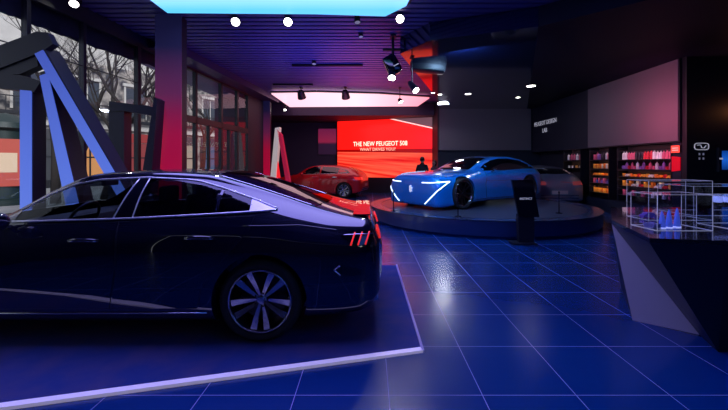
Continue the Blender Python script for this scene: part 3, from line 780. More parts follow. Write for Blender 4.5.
def simple_car(name, label, loc, rz, paint, keys, wb, lamp=None):
    lamp = lamp or M['red_lamp']
    c_ = thing(name, label, 'car', loc, rz)
    sh = car_shell(keys, 80); s2 = Skin(sh)
    bd = cut_arches(sh, [(0, .335), (-wb, .335)], .37, .40, .90)
    obj('body', bd, paint, c_, smooth=math.radians(35), recalc=False)
    for sg in (-1, 1):
        D = (0, -sg, 0)
        fr = [(-2.02, 1.03), (-1.16, 1.045), (-1.12, 1.36), (-1.45, 1.345), (-1.7, 1.27)]
        rr_ = [(-1.08, 1.048), (-.3, 1.075), (-.22, 1.27), (-.5, 1.335), (-1.05, 1.36)]
        qq = [(-.25, 1.08), (.22, 1.10), (.10, 1.20), (-.17, 1.255)]
        for nm, p in (('front_side_window', fr), ('rear_side_window', rr_), ('quarter_window', qq)): s2.patch(nm, p, 'xz', D, .005, M['glass_dark'], c_, .1)
        s2.line('window_trim', [(-2.02, 1.02), (-1.1, 1.035), (.24, 1.09)], 'xz', D, .008, M['chrome'], c_, off=.004)
        for nm, P in (('front_door', [(-2.1, .30), (-1.16, .30), (-1.12, .7), (-1.14, 1.01), (-2.0, .99), (-2.15, .7)]), ('rear_door', [(-1.14, .30), (-.5, .30), (-.40, .58), (-.2, .74), (-.12, 1.04), (-1.12, 1.01), (-1.10, .7)])):
            dr = s2.patch(nm, P, 'xz', D, .004, paint, c_, .08); s2.line('door_gap', P+[P[0]], 'xz', D, .004, M['black'], dr, sub=4)
            q, n_ = s2.hit((P[1][0]-.18 if nm == 'front_door' else -.42, 0, .90), D, .02); b = bmesh.new(); bar(b, q-Vector((.1, 0, 0)), q+Vector((.1, 0, 0)), .03, .03); obj('door_handle', b, M['chrome'], dr)
        s2.patch('headlamp', [(-3.36, .68), (-3.2, .76), (-2.95, .80), (-3.05, .70)], 'xz', D, .005, M['lens_off'], c_, .05)
        s2.patch('tail_lamp', [(.42, .92), (.74, .90), (.74, .78), (.5, .80)], 'xz', D, .006, lamp, c_, .05)
        s2.patch('tail_lamp', [(sg*.44, .78), (sg*.44, .90), (sg*.76, .92), (sg*.76, .80)], 'yz', (-1, 0, 0), .006, lamp, c_, .05)
        b = bmesh.new(); q, n_ = s2.hit((-1.93, 0, 1.0), D); bmesh.ops.create_icosphere(b, subdivisions=2, radius=1, matrix=Matrix.Translation(q+Vector((0, sg*.10, .03))) @ Matrix.Diagonal((.06, .11, .065, 1)))
        bar(b, q, q+Vector((0, sg*.06, .01)), .03, .02); obj('side_mirror', b, paint, c_, smooth=True)
        for wxp in (0, -wb): make_wheel(c_, (wxp, sg*.78, .335), .335, sg, .25, 10)
    s2.patch('windshield', [(-2.2, -.52), (-2.28, 0), (-2.2, .52), (-1.62, .5), (-1.58, 0), (-1.62, -.5)], 'xy', (0, 0, -1), .005, M['glass_dark'], c_, .1)
    s2.patch('rear_window', [(.18, -.48), (.16, 0), (.18, .48), (.52, .52), (.55, 0), (.52, -.52)], 'xy', (0, 0, -1), .005, M['glass_dark'], c_, .1)
    s2.patch('number_plate', [(-.26, .50), (-.26, .61), (.26, .61), (.26, .50)], 'yz', (-1, 0, 0), .006, nmat('plate', (.5, .35, .36), .4), c_)
    s2.patch('grille', [(-.4, .35), (-.45, .6), (.45, .6), (.4, .35)], 'yz', (1, 0, 0), .006, M['black_gloss'], c_)
    s2.patch('rear_bumper_trim', [(-.62, .34), (-.62, .46), (.62, .46), (.62, .34)], 'yz', (-1, 0, 0), .006, M['alu'], c_, .08)
    return c_
simple_car('hatchback_car', 'red hatchback parked in front of the glowing red video wall', (-.95, 16.05, .002), math.radians(-12), M['paint_red'], HAT, 2.5)
simple_car('hatchback_car', 'dark grey hatchback behind the blue concept car, tail towards the viewer', (6.18, 12.20, .002), -PI/2, M['paint_grey'], HAT, 2.5, M['lamp_dim']).rotation_euler = (0, 0, math.radians(-90))

# ================================================================== LIT PORTAL FRAMES (left)
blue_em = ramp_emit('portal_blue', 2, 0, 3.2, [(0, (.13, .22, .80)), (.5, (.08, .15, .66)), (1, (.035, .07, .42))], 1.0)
def portal_bar(parent, pts, Y0, depth, light=None, inset=.012, mat=None):
    b = bmesh.new(); prism(b, [W(x, y, Y0) for x, y in pts], (0, depth, 0)); obj('beam', b, mat or M['black'], parent)
    if light:
        b = bmesh.new(); prism(b, [W(x, y, Y0-.004) for x, y in light], (0, -.01, 0)); obj('light_panel', b, blue_em, parent)
Y0 = 4.92
gy = HY+F*(H-.014)/Y0
t = thing('light_portal', 'tall angular black portal frame with blue glowing fronts by the left window', 'portal')
lx = lambda y, a, c: a[0]+(c[0]-a[0])*(y-a[1])/(c[1]-a[1])
# long leg leaning right
a0, a1 = (34, 54), (104, 174); b0, b1 = (43.5, 51), (114.5, 172)
portal_bar(t, [(34, 50), (43.5, 46), (lx(gy, b0, b1), gy), (lx(gy, a0, a1), gy)], Y0, .26, [(35, 54), (43.5, 50), (lx(gy, b0, b1)-.3, gy-1), (lx(gy, a0, a1), gy-1)])
# second leg
a0, a1 = (40, 76), (62, 185); b0, b1 = (48, 73), (74, 182)
portal_bar(t, [(40, 72), (48, 70), (lx(gy, b0, b1), gy), (lx(gy, a0, a1), gy)], Y0, .26, [(40, 76), (48, 73), (lx(gy, b0, b1)-.3, gy-1), (lx(gy, a0, a1), gy-1)])
# upright post
portal_bar(t, [(20.5, 80), (33, 80), (33, gy), (20.5, gy)], Y0, .20, [(20.5, 90), (32, 91), (32, gy-1), (20.5, gy-1)])
# top beams
portal_bar(t, [(-5, 70), (-5, 47), (36, 31.5), (47.5, 32.5), (53, 44), (44, 50), (36, 54)], Y0-.01, .10)
portal_bar(t, [(-5, 88), (-5, 74), (20, 75), (41, 81), (34, 92)], Y0-.01, .12)
portal_bar(t, [(-5, 76), (-5, 69), (36, 53), (38, 66), (20, 74)], Y0+.02, .12)

t = thing('portal_frame', 'unlit black portal frame standing near the wide red column', 'portal')
Y1 = 6.3; g1 = HY+F*H/Y1
portal_bar(t, [(109, 101), (124, 103), (124, g1), (107, g1)], Y1, .2)
portal_bar(t, [(109, 101), (155, 107), (155, 116), (124, 111), (109, 111)], Y1-.01, .22)
portal_bar(t, [(154, 97), (157, 99), (152, 170), (146, g1), (134, g1), (143, 168)], Y1-.02, .24)

t = thing('light_portal', 'small distant portal with silver and red leaning legs beside the far column', 'portal')
Y2 = 13.9; g2 = HY+F*H/Y2
white_em = nmat('portal_silver', (.5, .5, .5), .3, .5, emit=(.75, .62, .60), es=.45)
b = bmesh.new(); prism(b, [W(x, y, Y2) for x, y in [(275, 128), (279.5, 127), (274, g2), (268, g2)]], (0, .3, 0)); obj('leg', b, white_em, t)
b = bmesh.new(); prism(b, [W(x, y, Y2) for x, y in [(277, 129), (281, 134), (293, g2), (289, g2)]], (0, .3, 0)); obj('leg', b, nmat('portal_red', (.3, .01, .03), .4, emit=(.5, .01, .06), es=.5), t)
b = bmesh.new(); prism(b, [W(x, y, Y2+.1) for x, y in [(276, 150), (280, 178), (272, 178)]], (0, .1, 0)); obj('red_panel', b, nmat('panel_red', (.5, .01, .01), .4, emit=(1, .02, .03), es=.8), t)

# ================================================================== SHELVES on the right wall
SX = 7.22
colr = {'rose': (.75, .12, .22), 'white': (.8, .78, .8), 'amber': (.95, .45, .06), 'orange': (.9, .25, .04), 'violet': (.35, .15, .5), 'blue': (.06, .16, .6), 'black': (.02, .02, .03), 'red': (.7, .02, .04), 'teal': (.05, .3, .32)}
IM = {k: nmat('item_'+k, v, .35) for k, v in colr.items()}
def bm_bottle():
    b = bmesh.new(); lathe(b, [(0, 0), (.034, 0), (.037, .01), (.037, .13), (.030, .16), (.012, .175), (.012, .20), (0, .20)], 12); return b
def bm_box():
    b = bmesh.new(); box(b, (0, 0, .075), (.07, .08, .15), None, .006); return b
def bm_toycar():
    b = bmesh.new()
    prism(b, [(x, -.03, z) for x, z in [(-.07, .012), (.07, .012), (.072, .035), (.045, .04), (.025, .06), (-.03, .06), (-.05, .04), (-.072, .034)]], (0, .06, 0))
    for x in (-.042, .042):
        for s_ in (-.031, .031): lathe(b, [(0, -.006), (.014, -.006), (.014, .006), (0, .006)], 10, Matrix.Translation((x, s_, .014)) @ Matrix.Rotation(PI/2, 4, 'X'))
    return b
def bm_mug():
    b = bmesh.new(); lathe(b, [(0, 0), (.034, 0), (.036, .09), (.031, .09), (.029, .01), (0, .01)], 14)
    tube(b, [(.034, 0, .07), (.06, 0, .065), (.06, 0, .03), (.034, 0, .02)], .006, 6); return b
protos = {}
def item(kind, cname, loc, rz, label, group, sc=1.0):
    key = (kind, cname)
    if key not in protos:
        b = {'bottle': bm_bottle, 'gift_box': bm_box, 'model_car': bm_toycar, 'mug': bm_mug}[kind]()
        o = obj(kind, b, IM[cname], None, smooth=math.radians(35)); protos[key] = o
        if kind == 'bottle':
            c = bmesh.new(); lathe(c, [(0, .20), (.015, .20), (.015, .225), (0, .225)], 10); obj('cap', c, IM['black'], o)
    else:
        o = copy_tree(protos[key])
    o.location = loc; o.rotation_euler = (0, 0, rz); o.scale = (sc, sc, sc)
    return tag(o, label, {'bottle': 'bottle', 'gift_box': 'box', 'model_car': 'toy car', 'mug': 'mug'}[kind], group)
warm = nmat('shelf_led_warm', (1, .8, .5), .4, emit=(1, .50, .16), es=8)
rose = nmat('shelf_led_rose', (1, .8, .8), .4, emit=(1, .62, .68), es=5)
def shelf_unit(ya, yb, rows, label, desc):
    t = thing('shelving_unit', label, 'shelves', (SX, (ya+yb)/2, .42)); w = (yb-ya)/2
    b = bmesh.new(); box2(b, (.30, -w, 0), (.33, w, 1.56)); obj('back_panel', b, nmat('shelf_back', (.06, .04, .05), .5), t)
    for s_ in (-1, 1):
        b = bmesh.new(); box2(b, (0, s_*w-.015, 0), (.30, s_*w+.015, 1.56)); obj('side_panel', b, M['black'], t)
    ROWN = ['top shelf', 'second shelf', 'middle shelf', 'fourth shelf', 'lowest shelf']
    for r, (z, col, kinds, cols, n) in enumerate(rows):
        b = bmesh.new(); box2(b, (.0, -w+.015, z-.42-.02), (.30, w-.015, z-.42)); sh = obj('shelf_board', b, M['black'], t)
        zl = z+.255 if r < 2 else z+.18
        b = bmesh.new(); box2(b, (.02, -w+.04, zl-.42), (.04, w-.04, zl-.42+.006)); obj('light_strip', b, warm if col == 'w' else rose, t)
        b = bmesh.new(); box2(b, (-.004, -w+.015, zl-.42-.022), (.012, w-.015, zl-.42+.012)); obj('shelf_lip', b, M['black'], t)
        for i in range(n):
            k = kinds[i % len(kinds)]; c = cols[(i*7+i//3) % len(cols)]
            yy = ya+.07+(yb-ya-.14)*(i+.5)/n
            item(k, c, (SX+.10+.02*random.random(), yy, z), random.uniform(-.2, .2)+PI/2, '%s %s on the %s of %s' % (c, k.replace('_', ' '), ROWN[r], desc),
                 '%ss on the %s of %s' % (k.replace('_', ' '), ROWN[r], desc), (1.15 if r == 0 else 1.0)*(1.25 if k == 'model_car' else 1)*random.uniform(.92, 1.05))
rowsA = [(1.60, 'r', ['bottle'], ['rose', 'white', 'red', 'black', 'rose', 'white', 'teal'], 17), (1.34, 'r', ['bottle', 'mug'], ['rose', 'white', 'violet', 'red'], 16),
         (1.13, 'w', ['model_car', 'mug'], ['amber', 'white', 'orange', 'red'], 12), (.86, 'w', ['gift_box', 'model_car'], ['amber', 'orange', 'white', 'red'], 13), (.60, 'r', ['mug', 'gift_box'], ['rose', 'white', 'black'], 10)]
shelf_unit(8.42, 10.25, rowsA, 'long lit shelving unit under the rose-lit screen, nearest the red sign', 'the long lit shelving')
rowsB = [(1.62, 'r', ['gift_box', 'bottle'], ['rose', 'violet', 'black', 'white'], 7), (1.34, 'w', ['gift_box'], ['amber', 'white', 'orange'], 8),
         (1.12, 'w', ['model_car'], ['amber', 'orange'], 5), (.88, 'r', ['gift_box', 'mug'], ['blue', 'violet', 'rose'], 7), (.58, 'w', ['gift_box', 'bottle'], ['amber', 'orange', 'amber'], 8)]
shelf_unit(10.62, 11.55, rowsB, 'short amber-lit shelving unit left of the long one', 'the short amber-lit shelving')
rowsC = [(1.62, 'r', ['bottle'], ['rose', 'white'], 5), (1.34, 'w', ['mug'], ['white', 'amber'], 4)]
shelf_unit(12.05, 13.1, rowsC, 'dimmest shelving unit on the right wall behind the grey hatchback', 'the dimmest shelving')

# red sign and banner at the shelf end
t = thing('red_lightbox', 'small red lightbox sign at the near end of the long shelving', 'sign', (7.185, 8.26, 1.83))
b = bmesh.new(); box2(b, (0, -.12, -.09), (.04, .12, .09)); obj('housing', b, M['black'], t)
b = bmesh.new(); box2(b, (-.005, -.115, -.085), (0, .115, .085)); obj('lit_face', b, nmat('sign_red', (.5, .02, .02), .4, emit=(1, .08, .05), es=1.0), t)
b = bmesh.new()
for k in range(2): box2(b, (-.008, -.08, -.035+.05*k), (-.005, .08, -.015+.05*k))
obj('pale_bars', b, nmat('bars', (.8, .5, .5), .5, emit=(1, .4, .35), es=.9), t)
b = bmesh.new(); prism(b, [(7.2, 8.16, 1.33), (7.2, 8.38, 1.30), (7.2, 8.38, 1.66), (7.2, 8.15, 1.64)], (.025, 0, 0))
tag(obj('red_banner', b, nmat('banner_red', (.5, .0, .01), .5, emit=(.8, .0, .02), es=.45)), 'plain dark red banner panel directly below the small red lightbox', 'banner')

# emblem panel and blue display on the partition
t = thing('wall_emblem', 'pale outlined rounded emblem on the black partition right of the shelves', 'emblem', (7.55, 7.99, 1.88))
b = bmesh.new(); pts = []
for i in range(28):
    a = 2*PI*i/28; ca, sa = math.cos(a), math.sin(a)
    pts.append((.16*math.copysign(abs(ca)**.5, ca), 0, .075*math.copysign(abs(sa)**.5, sa)))
tube(b, pts, .010, 6, closed=True); obj('outline', b, M['dim_text'], t)
b = bmesh.new(); tube(b, [(-.10, 0, .03), (-.02, 0, .035), (.0, 0, -.03), (.06, 0, -.035), (.10, 0, .02)], .009, 6); obj('inner_stroke', b, M['dim_text'], t)
icm = nmat('icons', (.2, .2, .25), .5, emit=(.4, .4, .6), es=.2)
for i in range(2):
    for j in range(2): b = bmesh.new(); box2(b, (-.06+.09*i, -.002, -.30+.10*j), (-.03+.09*i, .01, -.25+.10*j)); obj('small_icon', b, icm, t)
t = thing('blue_display', 'blue glowing display on the black partition at the right edge', 'screen', (7.9, 7.969, 1.3))
b = bmesh.new(); box2(b, (0, -.03, 0), (1.3, .03, .55)); obj('housing', b, M['black'], t)
b = bmesh.new(); box2(b, (.06, -.035, .05), (1.25, -.03, .48)); obj('lit_face', b, ramp_emit('disp_blue', 2, 0, .55, [(0, (.0, .01, .08)), (.5, (.01, .12, .65)), (1, (.0, .02, .15))], .9), t)
for k in range(5): b = bmesh.new(); box2(b, (.0+.22*k, -.045, .28+.03*(k % 2)), (.07+.22*k, -.036, .32+.03*(k % 2))); obj('glyph', b, M['dim_text'], t)
# more lit glass objects beyond the counter
for k, (px, py, Y) in enumerate(((718, 198, 5.6), (728, 197, 5.6))):
    p = W(px, py, Y)
    t = thing('table_lamp', ('left' if k == 0 else 'right')+' one of two small violet glowing lamps on the low back shelf', 'lamp', (p.x, p.y, .80), group='violet lamps on the low back shelf')
    b = bmesh.new(); lathe(b, [(0, 0), (.05, 0), (.05, .01), (.01, .02), (.01, .07), (0, .07)], 16); obj('base', b, M['alu_dark'], t)
    b = bmesh.new(); lathe(b, [(0, .065), (.05, .07), (.062, .11), (.055, .19), (.03, .20), (0, .20)], 16); obj('shade', b, nmat('lamp_violet', (.6, .6, .9), .4, emit=(.45, .5, 1), es=.9), t, smooth=True)
t = thing('low_sideboard', 'low black sideboard behind the counter carrying small violet lamps', 'sideboard', (6.2, 5.65, 0))
b = bmesh.new(); box2(b, (-.95, -.22, .06), (1.1, .25, .80), .01); obj('carcass', b, M['black'], t)
b = bmesh.new(); box2(b, (-.9, -.18, 0), (1.05, .2, .06)); obj('plinth', b, M['black_gloss'], t)

# ================================================================== COUNTER
CT = .95
t = thing('angular_counter', 'black faceted counter with pale grey triangular side, carrying glass cases', 'counter')
top = [(2.30, 3.34), (2.0, 2.51), (2.46, 2.42), (4.6, 2.25), (4.9, 4.3), (2.95, 4.3)]
b = bmesh.new(); prism(b, [(x, y, CT-.035) for x, y in top], (0, 0, .035)); obj('counter_top', b, nmat('counter_top', (.012, .014, .03), .12, coat=.5), t)
g0 = Vector((2.49, 3.33, 0)); g1v = Vector((2.86, 3.05, 0)); g2v = Vector((2.74, 2.76, 0)); g3 = Vector((4.6, 2.70, 0)); g4 = Vector((4.8, 4.2, 0)); g5 = Vector((3.0, 4.2, 0))
T = [Vector((x, y, CT-.035)) for x, y in top]
b = bmesh.new(); vs = [b.verts.new(p) for p in (g0, g1v, g2v, g3, g4, g5)]+[b.verts.new(p) for p in T]
def fc(*i): b.faces.new([vs[k] for k in i])
fc(6, 1, 2); fc(6, 2, 7); fc(7, 2, 8); fc(8, 2, 3, 9); fc(9, 3, 4, 10); fc(10, 4, 5, 11); fc(11, 5, 0, 6); fc(6, 7, 8, 9, 10, 11); fc(0, 5, 4, 3, 2, 1); fc(6, 0, 1)
obj('counter_body', b, nmat('counter_black', (.004, .005, .011), .35), t)
b = bmesh.new(); n = (g1v-g0).cross(T[0]-g0).normalized(); n = n if n.y < 0 else -n
prism(b, [g0+n*.002, g1v+n*.002, T[0]+n*.002], n*.006); obj('side_facet', b, nmat('facet_grey', (.75, .72, .72), .55), t)

def glass_case(x0, y0, x1, y1, h, label, z=CT):
    t = thing('glass_case', label, 'display case', (x0, y0, z+.001), group=None)
    w, d = x1-x0, y1-y0; e = .003
    for nm, a, c in (('front_pane', (0, 0, 0), (w, .005, h)), ('back_pane', (0, d-.005, 0), (w, d, h)), ('side_pane', (0, .005, 0), (.005, d-.005, h)), ('side_pane', (w-.005, .005, 0), (w, d-.005, h)), ('top_pane', (.005, .005, h-.005), (w-.005, d-.005, h))):
        b = bmesh.new(); box2(b, a, c); obj(nm, b, M['case_glass'], t)
    b = bmesh.new()
    for xx in (0, w):
        for yy in (0, d): bar(b, (xx, yy, 0), (xx, yy, h), e)
    for yy in (0, d):
        for zz in (e/2, h): bar(b, (0, yy, zz), (w, yy, zz), e)
    for xx in (0, w):
        for zz in (e/2, h): bar(b, (xx, 0, zz), (xx, d, zz), e)
    obj('bright_edges', b, M['case_edge'], t)
    return t
glass_case(2.275, 2.78, 2.715, 3.06, .285, 'small glass display case at the front of the counter holding blue flasks')
glass_case(2.62, 3.30, 3.22, 3.58, .37, 'taller wide glass display case just behind the front one')
glass_case(3.32, 3.60, 4.2, 4.05, .30, 'long glass display case at the back right of the counter')
glass_case(2.93, 2.86, 3.45, 3.15, .26, 'glass display case at the right edge of the picture')
# flasks
for k, (px, py) in enumerate(((662, 222.5), (669, 222), (677, 221.5))):
    Yk = (H-CT-.002)*F/(py-HY)
    Yk = 2.90+.02*k; x = (px-HX)/F*Yk
    t = thing('blue_flask', ['short', 'middle', 'right-hand'][k]+' pointed translucent blue flask in the small front glass case', 'flask', (x, Yk, CT+.002), group='blue flasks in the front glass case')
    b = bmesh.new(); lathe(b, [(0, 0), (.022, 0), (.026, .01), (.020, .07), (.010, .12+.01*k), (.004, .14+.01*k), (0, .14+.01*k)], 16)
    obj('flask_body', b, nmat('flask_blue', (.08, .16, .7), .1, emit=(.08, .14, .8), es=.35, coat=1), t, smooth=math.radians(40))
    b = bmesh.new(); lathe(b, [(0, 0), (.028, 0), (.028, .006), (0, .006)], 16); obj('base', b, nmat('flask_base', (.6, .6, .9), .2, emit=(.5, .55, 1), es=.8), t)
t = thing('model_car', 'small pale model car inside the taller glass case', 'toy car', (2.70, 3.4, CT+.002)); b = bm_toycar()
obj('car_body', b, IM['violet'], t)
t = thing('stacked_cards', 'small stack of pale violet cards beside the blue flasks', 'cards', (2.33, 2.9, CT+.002))
b = bmesh.new()
for k in range(5): box(b, (0, 0, .004+.008*k), (.07, .09, .006), Matrix.Rotation(.05*k, 3, 'Z'))
obj('cards', b, nmat('cards', (.25, .25, .5), .4), t)
t = thing('watch_stand', 'small pale glowing display stand in the long back glass case', 'stand', (3.62, 3.80, CT+.002))
b = bmesh.new(); box(b, (0, 0, .02), (.10, .07, .04), None, .005); obj('block', b, M['case_edge'], t)
b = bmesh.new(); lathe(b, [(.03, -.012), (.038, -.012), (.038, .012), (.03, .012)], 20, Matrix.Translation((0, 0, .08)) @ Matrix.Rotation(PI/2, 4, 'X'), closed=True); obj('ring', b, M['chrome'], t)

# ================================================================== CEILING SPOTLIGHTS
def spot(px, py, Y, aim, r, lit, label, z_top=None, power=0, cone=60, color=(1, .95, .9), group='ceiling spotlights', body_len=.16):
    p = W(px, py, Y); zt_ = z_top or CZ
    t = thing('spotlight', label, 'spotlight', p, group=group)
    d = Vector(aim).normalized(); R = bone_dir(d)
    b = bmesh.new(); lathe(b, [(0, -body_len), (r*.55, -body_len), (r*.8, -body_len*.8), (r*1.05, -.02), (r*1.05, .004), (r*.92, .004), (r*.9, -.012), (0, -.012)], 20, R)
    obj('lamp_housing', b, M['black'], t, smooth=math.radians(40))
    b = bmesh.new(); lathe(b, [(0, -.002), (r*.9, -.004), (r*.9, -.010), (0, -.010)], 20, R); obj('lens', b, M['lens_on'] if lit else M['lens_off'], t)
    back = R @ Vector((0, 0, -body_len*.6))
    b = bmesh.new(); tube(b, [back, Vector((back.x, back.y, zt_-p.z-.03))], .014, 8); box(b, (back.x, back.y, zt_-p.z-.015), (.09, .22, .03)); obj('mount', b, M['black'], t)
    if power:
        l = bpy.data.lights.new('spot_beam', 'SPOT'); l.energy = power; l.spot_size = math.radians(cone); l.spot_blend = .6; l.shadow_soft_size = r; l.color = color
        lo_ = bpy.data.objects.new('spot_beam', l); lo_.location = p+d*.03; lo_.rotation_euler = d.to_track_quat('-Z', 'Y').to_euler(); COL.objects.link(lo_)
    return t
toward = lambda px, Y, dz=-1.2: Vector((-(px-HX)/F*Y*.9, -Y, dz*Y*.5))
spot(235.5, 22, 6.7, (.25, -1, -.75), .085, True, 'bright ceiling spotlight, left of the pair beyond the cyan panel', power=60)
spot(288, 22, 6.7, (.15, -1, -.75), .085, True, 'bright ceiling spotlight, right of the pair beyond the cyan panel', power=60)
spot(400, 19, 6.55, (-.05, -1, -.6), .080, True, 'bright round spotlight just right of the cyan ceiling panel', power=120)
spot(357.5, 22.5, 6.7, (.1, -.3, -1), .06, False, 'unlit spotlight between the bright pair and the round one')
spot(361, 37, 7.6, (.1, -.3, -1), .05, False, 'small unlit spotlight right above the unlit one')
spot(314, 64, 9.6, (.0, -.3, -1), .06, False, 'small unlit spotlight hanging before the pink panel')
spot(302, 98, 13.0, (.1, .6, -.8), .15, False, 'black round projector lamp left of two in front of the pink panel', body_len=.3)
spot(346, 98, 13.0, (.1, .6, -.8), .15, False, 'black round projector lamp right of two in front of the pink panel', body_len=.3)
spot(74, 4, 5.9, (.5, -.6, -.8), .07, True, 'bright spotlight at the top left above the portal', power=30)
spot(416, 90.5, 7.9, (.35, -.7, -.7), .08, True, 'bright spotlight hanging right beside the big black stage projector', body_len=.36, z_top=3.95, power=0)
spot(401, 102, 12.9, (.4, -.5, -.8), .09, True, 'small bright spotlight at the right end of the pink panel', power=0)
spot(285, 110, 15.8, (.1, -.8, -.6), .05, True, 'tiny bright spotlight near the far column', z_top=4.1)
spot(323, 115, 17.0, (.1, -.8, -.6), .045, True, 'tiny bright spotlight on the back soffit beside the red video wall', z_top=3.8)
# big projector body round the left lamp
t = thing('stage_projector', 'big black stage projector hanging above the round platform', 'projector', W(392, 66, 7.75))
b = bmesh.new(); box(b, (0, .02, .02), (.30, .34, .42), Matrix.Rotation(-.5, 3, 'Y'), .06); obj('housing', b, M['black_gloss'], t, smooth=math.radians(40))
b = bmesh.new(); tube(b, [(0.02, 0, .1), (0.02, 0, CZ+.03-W(392, 66, 7.75).z)], .03, 8); box(b, (.0, 0, .36), (.40, .05, .05)); obj('yoke', b, M['black'], t)
b = bmesh.new(); box(b, (.02, 0, CZ-W(392, 66, 7.75).z-.015), (.12, .25, .03)); obj('mount', b, M['black'], t)
R_ = bone_dir((-.05, -.6, -.9))
b = bmesh.new(); lathe(b, [(0, .16), (.07, .16), (.085, .36), (.095, .37), (.085, .375), (0, .36)], 24, R_); obj('snout', b, M['black'], t, smooth=math.radians(40))
b = bmesh.new(); lathe(b, [(0, .377), (.078, .377), (.078, .380), (0, .384)], 24, R_); obj('lens', b, M['lens_on'], t)
b = bmesh.new(); box(b, (.08, -.17, -.02), (.12, .01, .02), Matrix.Rotation(-.5, 3, 'Y')); obj('pale_tag', b, M['dim_text'], t)
t = thing('rig_box', 'wide black ceiling speaker box right of the stage projector', 'rig', W(428, 66, 8.7))  # black hanging box added to cover part of the soffit's red reflection
b = bmesh.new(); box(b, (0, 0, 0), (.85, .4, .30), Matrix.Rotation(.10, 3, 'Y'), .05); obj('cabinet', b, M['black'], t, smooth=math.radians(40))
for sx in (-.3, .3):
    b = bmesh.new(); tube(b, [(sx, 0, .1), (sx, 0, 3.95-W(428, 66, 8.7).z)], .012, 6); obj('hanger', b, M['black'], t)
# tracks
for (xa, xb, yy, lb) in ((-2.2, -.2, 9.9, 'nearer thin black ceiling track before the pink panel'), (-3.4, -2.0, 12.3, 'farther thin black ceiling track near the far column')):
    b = bmesh.new(); box2(b, (xa, yy-.03, CZ-.06), (xb, yy+.03, CZ-.005)); tag(obj('ceiling_track', b, M['black']), lb, 'track')
# recessed downlights in the soffit
for k, (px, py, on, lb) in enumerate(((468, 93.5, 1, 'bright recessed downlight in the glossy soffit above the grey back screen'), (531, 85.5, 1, 'brightest recessed downlight in the glossy soffit, right of centre'), (518, 97, 1, 'small recessed downlight between the two bright ones'),
                              (421.5, 96.5, 1, 'small recessed downlight at the left tip of the soffit, left one'), (431, 96.5, 1, 'small recessed downlight at the left tip of the soffit, right one'))):
    zz = 3.93; Y = (zz-H)*F/(HY-py); x = (px-HX)/F*Y
    if k > 2: x += .0; Y = min(Y, 12.0+.3*(k-3)); x = max(x, 1.95+.3*(k-3)+.2)
    r = (.10, .13, .07, .06, .07)[k]
    t = thing('recessed_downlight', lb, 'downlight', (x, Y, zz), group='downlights in the glossy soffit')
    b = bmesh.new(); lathe(b, [(r, 0), (r*1.25, 0), (r*1.25, -.012), (r, -.02)], 24, closed=True); obj('ring', b, M['alu_dark'], t)
    b = bmesh.new(); lathe(b, [(0, -.004), (r, -.004), (r, -.018), (0, -.03)], 24); obj('lens', b, M['lens_on'], t)

